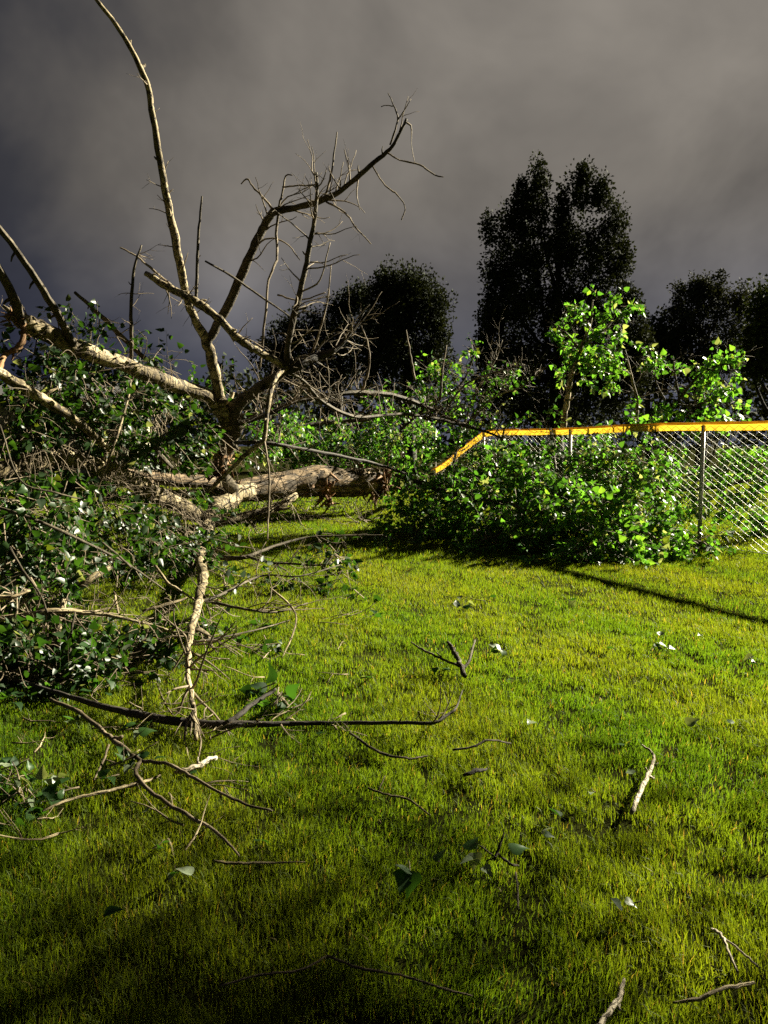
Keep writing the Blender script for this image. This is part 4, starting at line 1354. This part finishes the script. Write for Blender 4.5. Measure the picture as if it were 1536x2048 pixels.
stick('curved_twig', 'long curling twig with two trailing arms near the dark leaf shade',
      [[(100, 1398, .08, 6), (160, 1425, .07, 8), (205, 1462, .06, 8), (240, 1490, .06, 9), (282, 1522, .06, 7)], [(282, 1522, .06, 7), (272, 1545, .06, 7), (300, 1582, .06, 7), (360, 1622, .06, 7), (420, 1655, .06, 6), (455, 1685, .05, 5), (478, 1712, .04, 3)], [(282, 1522, .06, 6), (330, 1526, .08, 6), (370, 1545, .08, 6), (430, 1580, .07, 5), (490, 1607, .06, 5), (545, 1622, .04, 3)], [(225, 1480, .06, 8), (245, 1475, .07, 9)], [(218, 1490, .06, 4), (205, 1525, .05, 4), (188, 1560, .04, 3)]], M_twig, 7, [(310, 1518, .07, 26, 20, -15, 0), (295, 1512, .07, 22, 160, -20, 1)])
stick('bowed_stick', 'ringed thin stick crossing under the curling twig',
      [[(85, 1622, .05, 4), (135, 1600, .05, 5), (190, 1588, .05, 6), (250, 1573, .05, 6), (285, 1565, .05, 6), (320, 1550, .04, 3)], [(255, 1572, .05, 3), (285, 1557, .05, 3)]], M_bark, 6)
stick('broken_stick', 'short pale barkless stick end poking from beneath the curling twig',
      [[(352, 1545, .04, 7), (372, 1540, .05, 9), (400, 1530, .05, 10), (432, 1516, .05, 8)]], M_white, 8, stubs=1)
stick('thin_twig', 'fine straight twig with one short side shoot on mid lawn',
      [[(736, 1576, .05, 4), (775, 1590, .05, 4), (815, 1598, .05, 4), (860, 1630, .05, 3)], [(757, 1580, .05, 3), (770, 1552, .08, 2)]], M_bark, 6)
stick('thin_twig', 'dark crooked twig with kinked middle half sunk in the turf',
      [[(700, 1466, .05, 4), (760, 1505, .05, 5), (820, 1516, .05, 4), (855, 1512, .04, 3)], [(905, 1500, .05, 4), (945, 1492, .06, 4), (980, 1480, .07, 4), (1020, 1486, .05, 3)]] [:1], M_dead, 6)
stick('thin_twig', 'thin grey twig with a raised elbow lying past the black limb tip',
      [[(905, 1500, .05, 4), (945, 1494, .06, 4), (980, 1480, .08, 4), (1022, 1487, .05, 3)]], M_dead, 6)
stick('bark_scrap', 'small black scrap of bark between grey elbow twig and fine straight twig',
      [[(927, 1551, .05, 5), (950, 1543, .055, 8), (974, 1538, .05, 4)]], M_dark_bark, 6)
stick('long_twig', 'long faint twig sinking into dark foreground grass with a bent crossing shoot',
      [[(655, 1912, .05, 4), (720, 1935, .05, 5), (800, 1950, .05, 4), (880, 1975, .04, 4), (945, 1992, .03, 3)], [(655, 1912, .05, 4), (600, 1940, .05, 4), (520, 1950, .05, 4), (440, 1972, .04, 3)], [(660, 1915, .05, 3), (680, 1905, .07, 2)]], M_twig, 6)
stick('broken_stick', 'stout pale stick with side spur at the very edge of the near grass',
      [[(1248, 1958, .06, 6), (1240, 1990, .06, 9), (1222, 2020, .06, 10), (1195, 2056, .05, 10)], [(1236, 2000, .05, 6), (1240, 2020, .05, 4)]], M_white, 8)
stick('forked_twig', 'v shaped snapped twig with two pale prongs pointing toward the near grass',
      [[(1424, 1858, .06, 5), (1440, 1868, .07, 6), (1452, 1890, .06, 5), (1475, 1944, .05, 4)], [(1448, 1876, .06, 4), (1485, 1905, .06, 4), (1516, 1934, .05, 4)]], M_white, 7)
stick('bowed_stick', 'arched light brown stick below the v shaped snapped twig',
      [[(1345, 2005, .04, 4), (1390, 2000, .05, 7), (1430, 1982, .06, 7), (1480, 1970, .06, 7), (1508, 1965, .05, 5)]], M_bark, 7)
stick('thin_twig', 'pale horizontal straw coloured twig in the dark grass below the curling twig',
      [[(428, 1722, .05, 4), (470, 1726, .05, 5), (520, 1726, .05, 4), (610, 1724, .05, 2)]], M_bark, 6)
stick('forked_twig', 'slim branched twig with pale upturned leaves among dark near grass',
      [[(988, 1720, .05, 5), (998, 1695, .08, 5), (1008, 1665, .12, 3)], [(992, 1715, .06, 3), (960, 1692, .06, 3)], [(995, 1706, .06, 4), (1020, 1728, .06, 5), (1038, 1732, .05, 3)], [(990, 1715, .05, 3), (972, 1722, .05, 2)], [(1031, 1745, .04, 4), (1035, 1780, .04, 4), (1036, 1820, .03, 3)]], M_dead, 7,
      [(938, 1700, .09, 46, 60, -25, 0), (952, 1706, .06, 40, 250, 15, 4), (948, 1720, .05, 34, 200, -5, 5), (1022, 1702, .09, 44, 20, -20, 3), (968, 1732, .05, 28, 300, 10, 4)])
sprig('single big green leaf cluster with black shade under it in near grass', 820, 1742, 3, 26, 50, .09, pale=0)
sprig('lone rounded leaf standing upright between two near grass sprigs', 874, 1722, 1, 6, 36, .08, pale=0)
sprig('small green sprig on open grass below the white barked stick', 1268, 1806, 2, 18, 30, .06)
sprig('white backed leaf sprig on sunny lawn past the three pronged twig', 992, 1302, 4, 18, 24)
sprig('little leaf sprig near the web of bare branches on bright lawn', 735, 1352, 3, 14, 22)
sprig('flattened leafy sprig on bright lawn before the heaped bough', 945, 1198, 6, 36, 18)
sprig('sparse pale sprig lying in the sunlit lawn below the cap shadow', 1335, 1296, 5, 32, 18)
sprig('pale leaf pair at the lawn edge beneath the cap shadow', 1506, 1322, 3, 18, 22)
sprig('two tiny yellow green leaves on the brightest stretch of lawn', 1150, 1202, 2, 12, 18)
sprig('scrap of torn leaf beside the slim branched twig', 1085, 1668, 2, 10, 24)
sprig('dark clover like sprig at the foot of the bare branch web', 745, 1232, 5, 22, 18)
sprig('torn leaf and bark bits by the grey elbow twig', 1022, 1356, 2, 12, 16)
sprig('single small leaf pressed in turf above the white barked stick', 1186, 1582, 1, 6, 22)
sprig('curled leaf scrap below the black limb on shaded grass', 640, 1472, 2, 12, 20)
sprig('faint leaf scrap in shaded grass under the curling twig arm', 318, 1690, 2, 16, 22)
sprig('green leaf fragment deep in the darkest near grass', 345, 1752, 2, 20, 26)

# small scraps strewn about
for k in range(46):
    x, y = rng.uniform(400, 700), rng.uniform(1190, 1480)
    if k > 22:
        x, y = rng.uniform(0, 430), rng.uniform(1390, 1760)
    b0 = G(x, y, 0)
    tb = Tubes()
    a = rng.uniform(0, 6.28)
    ln = rng.uniform(.12, .32)
    grow(tb, b0 + np.array([0, 0, .05]), np.array([math.cos(a), math.sin(a), .05]), ln, rng.uniform(.0035, .006), 1, 5, .14, 0, 2)
    tag(link('twig_scrap', tb.mesh('twig_scrap', M_twig if k % 2 else M_bark, b0), None, b0), 'short bare twig scrap lying in the grass around the fallen limbs', 'twig', 'twig scraps around the fallen limbs')
for k in range(16):
    x, y = (rng.uniform(640, 1500), rng.uniform(1180, 1700)) if k < 11 else (rng.uniform(120, 640), rng.uniform(1420, 1900))
    q = G(x, y, .05)
    o = link('loose_leaf', LEAVES[4 + k % 2 if k % 3 == 0 else k % 4], None)
    o.matrix_world = Matrix.Translation(Vector([float(c) for c in q])) @ Matrix.Rotation(rng.uniform(0, 6.28), 4, 'Z') @ Matrix.Rotation(rng.uniform(-.6, .3), 4, 'Y') @ Matrix.Rotation(rng.uniform(-.6, .6), 4, 'X') @ Matrix.Scale(rng.uniform(.045, .075), 4)
    tag(o, 'single loose poplar leaf dropped on the open lawn', 'leaf', 'loose leaves on the lawn')

for k in range(16):
    th = sprig('torn leaf sprig spilling onto the grass before the fallen crown', rng.uniform(10, 420), rng.uniform(1385, 1560) if k < 11 else rng.uniform(1240, 1330), int(rng.integers(2, 6)), rng.uniform(16, 34), rng.uniform(20, 32))
    th['group'] = 'torn sprigs before the fallen crown'

# willow-like wisp of silver leaves at the left of the near grass
ws = empty('leafy_twig', G(40, 1620), 'silvery leafed twig drooping onto shaded grass by the ringed stick', 'twig')
sw = sprays([blob(45, 1590, 3.15, 55, 30, .10), blob(35, 1650, 2.95, 40, 35, .08), blob(15, 1700, 2.8, 30, 25, .06)], 14, .055, (3, 5), .12)
tb = Tubes()
p, r = branch_path([(-40, 1560, 3.3, 6), (20, 1590, 3.2, 6), (80, 1610, 3.1, 5), (140, 1600, 3.12, 3)], 5, .2)
tb.add(p, r, 6)
p, r = branch_path([(-30, 1720, 2.8, 6), (20, 1680, 2.9, 5), (70, 1630, 3.0, 4), (100, 1580, 3.15, 2)], 5, .2)
tb.add(p, r, 6)
for q, a, ln in sw[4]:
    tb.add([q - a * ln * .6, q, q + a * ln], [.003, .0025, .0012], 4, caps=False)
link('stem', tb.mesh('stem', M_twig, np.array(ws.location)), ws)
dress(ws, [sw], 70)

# added, unseen tree with a thin crown, placed only to darken the near grass
tgt = np.array([-0.85, 1.25, 0.0])
cc_ = tgt + 14.0 * np.array(to_sun)
far_tree('added_shade_tree', 'unseen slender open crowned tree added to shade the near grass', (11.5, 4.2, 0), cc_ + np.array([0, 0, .3]), .05,
         [(cc_, np.array([3.2, 3.6, 1.6]))], 8600, 1, .085, .16, (.03, .06, .015), 1.0, limbs=2, soft=True)
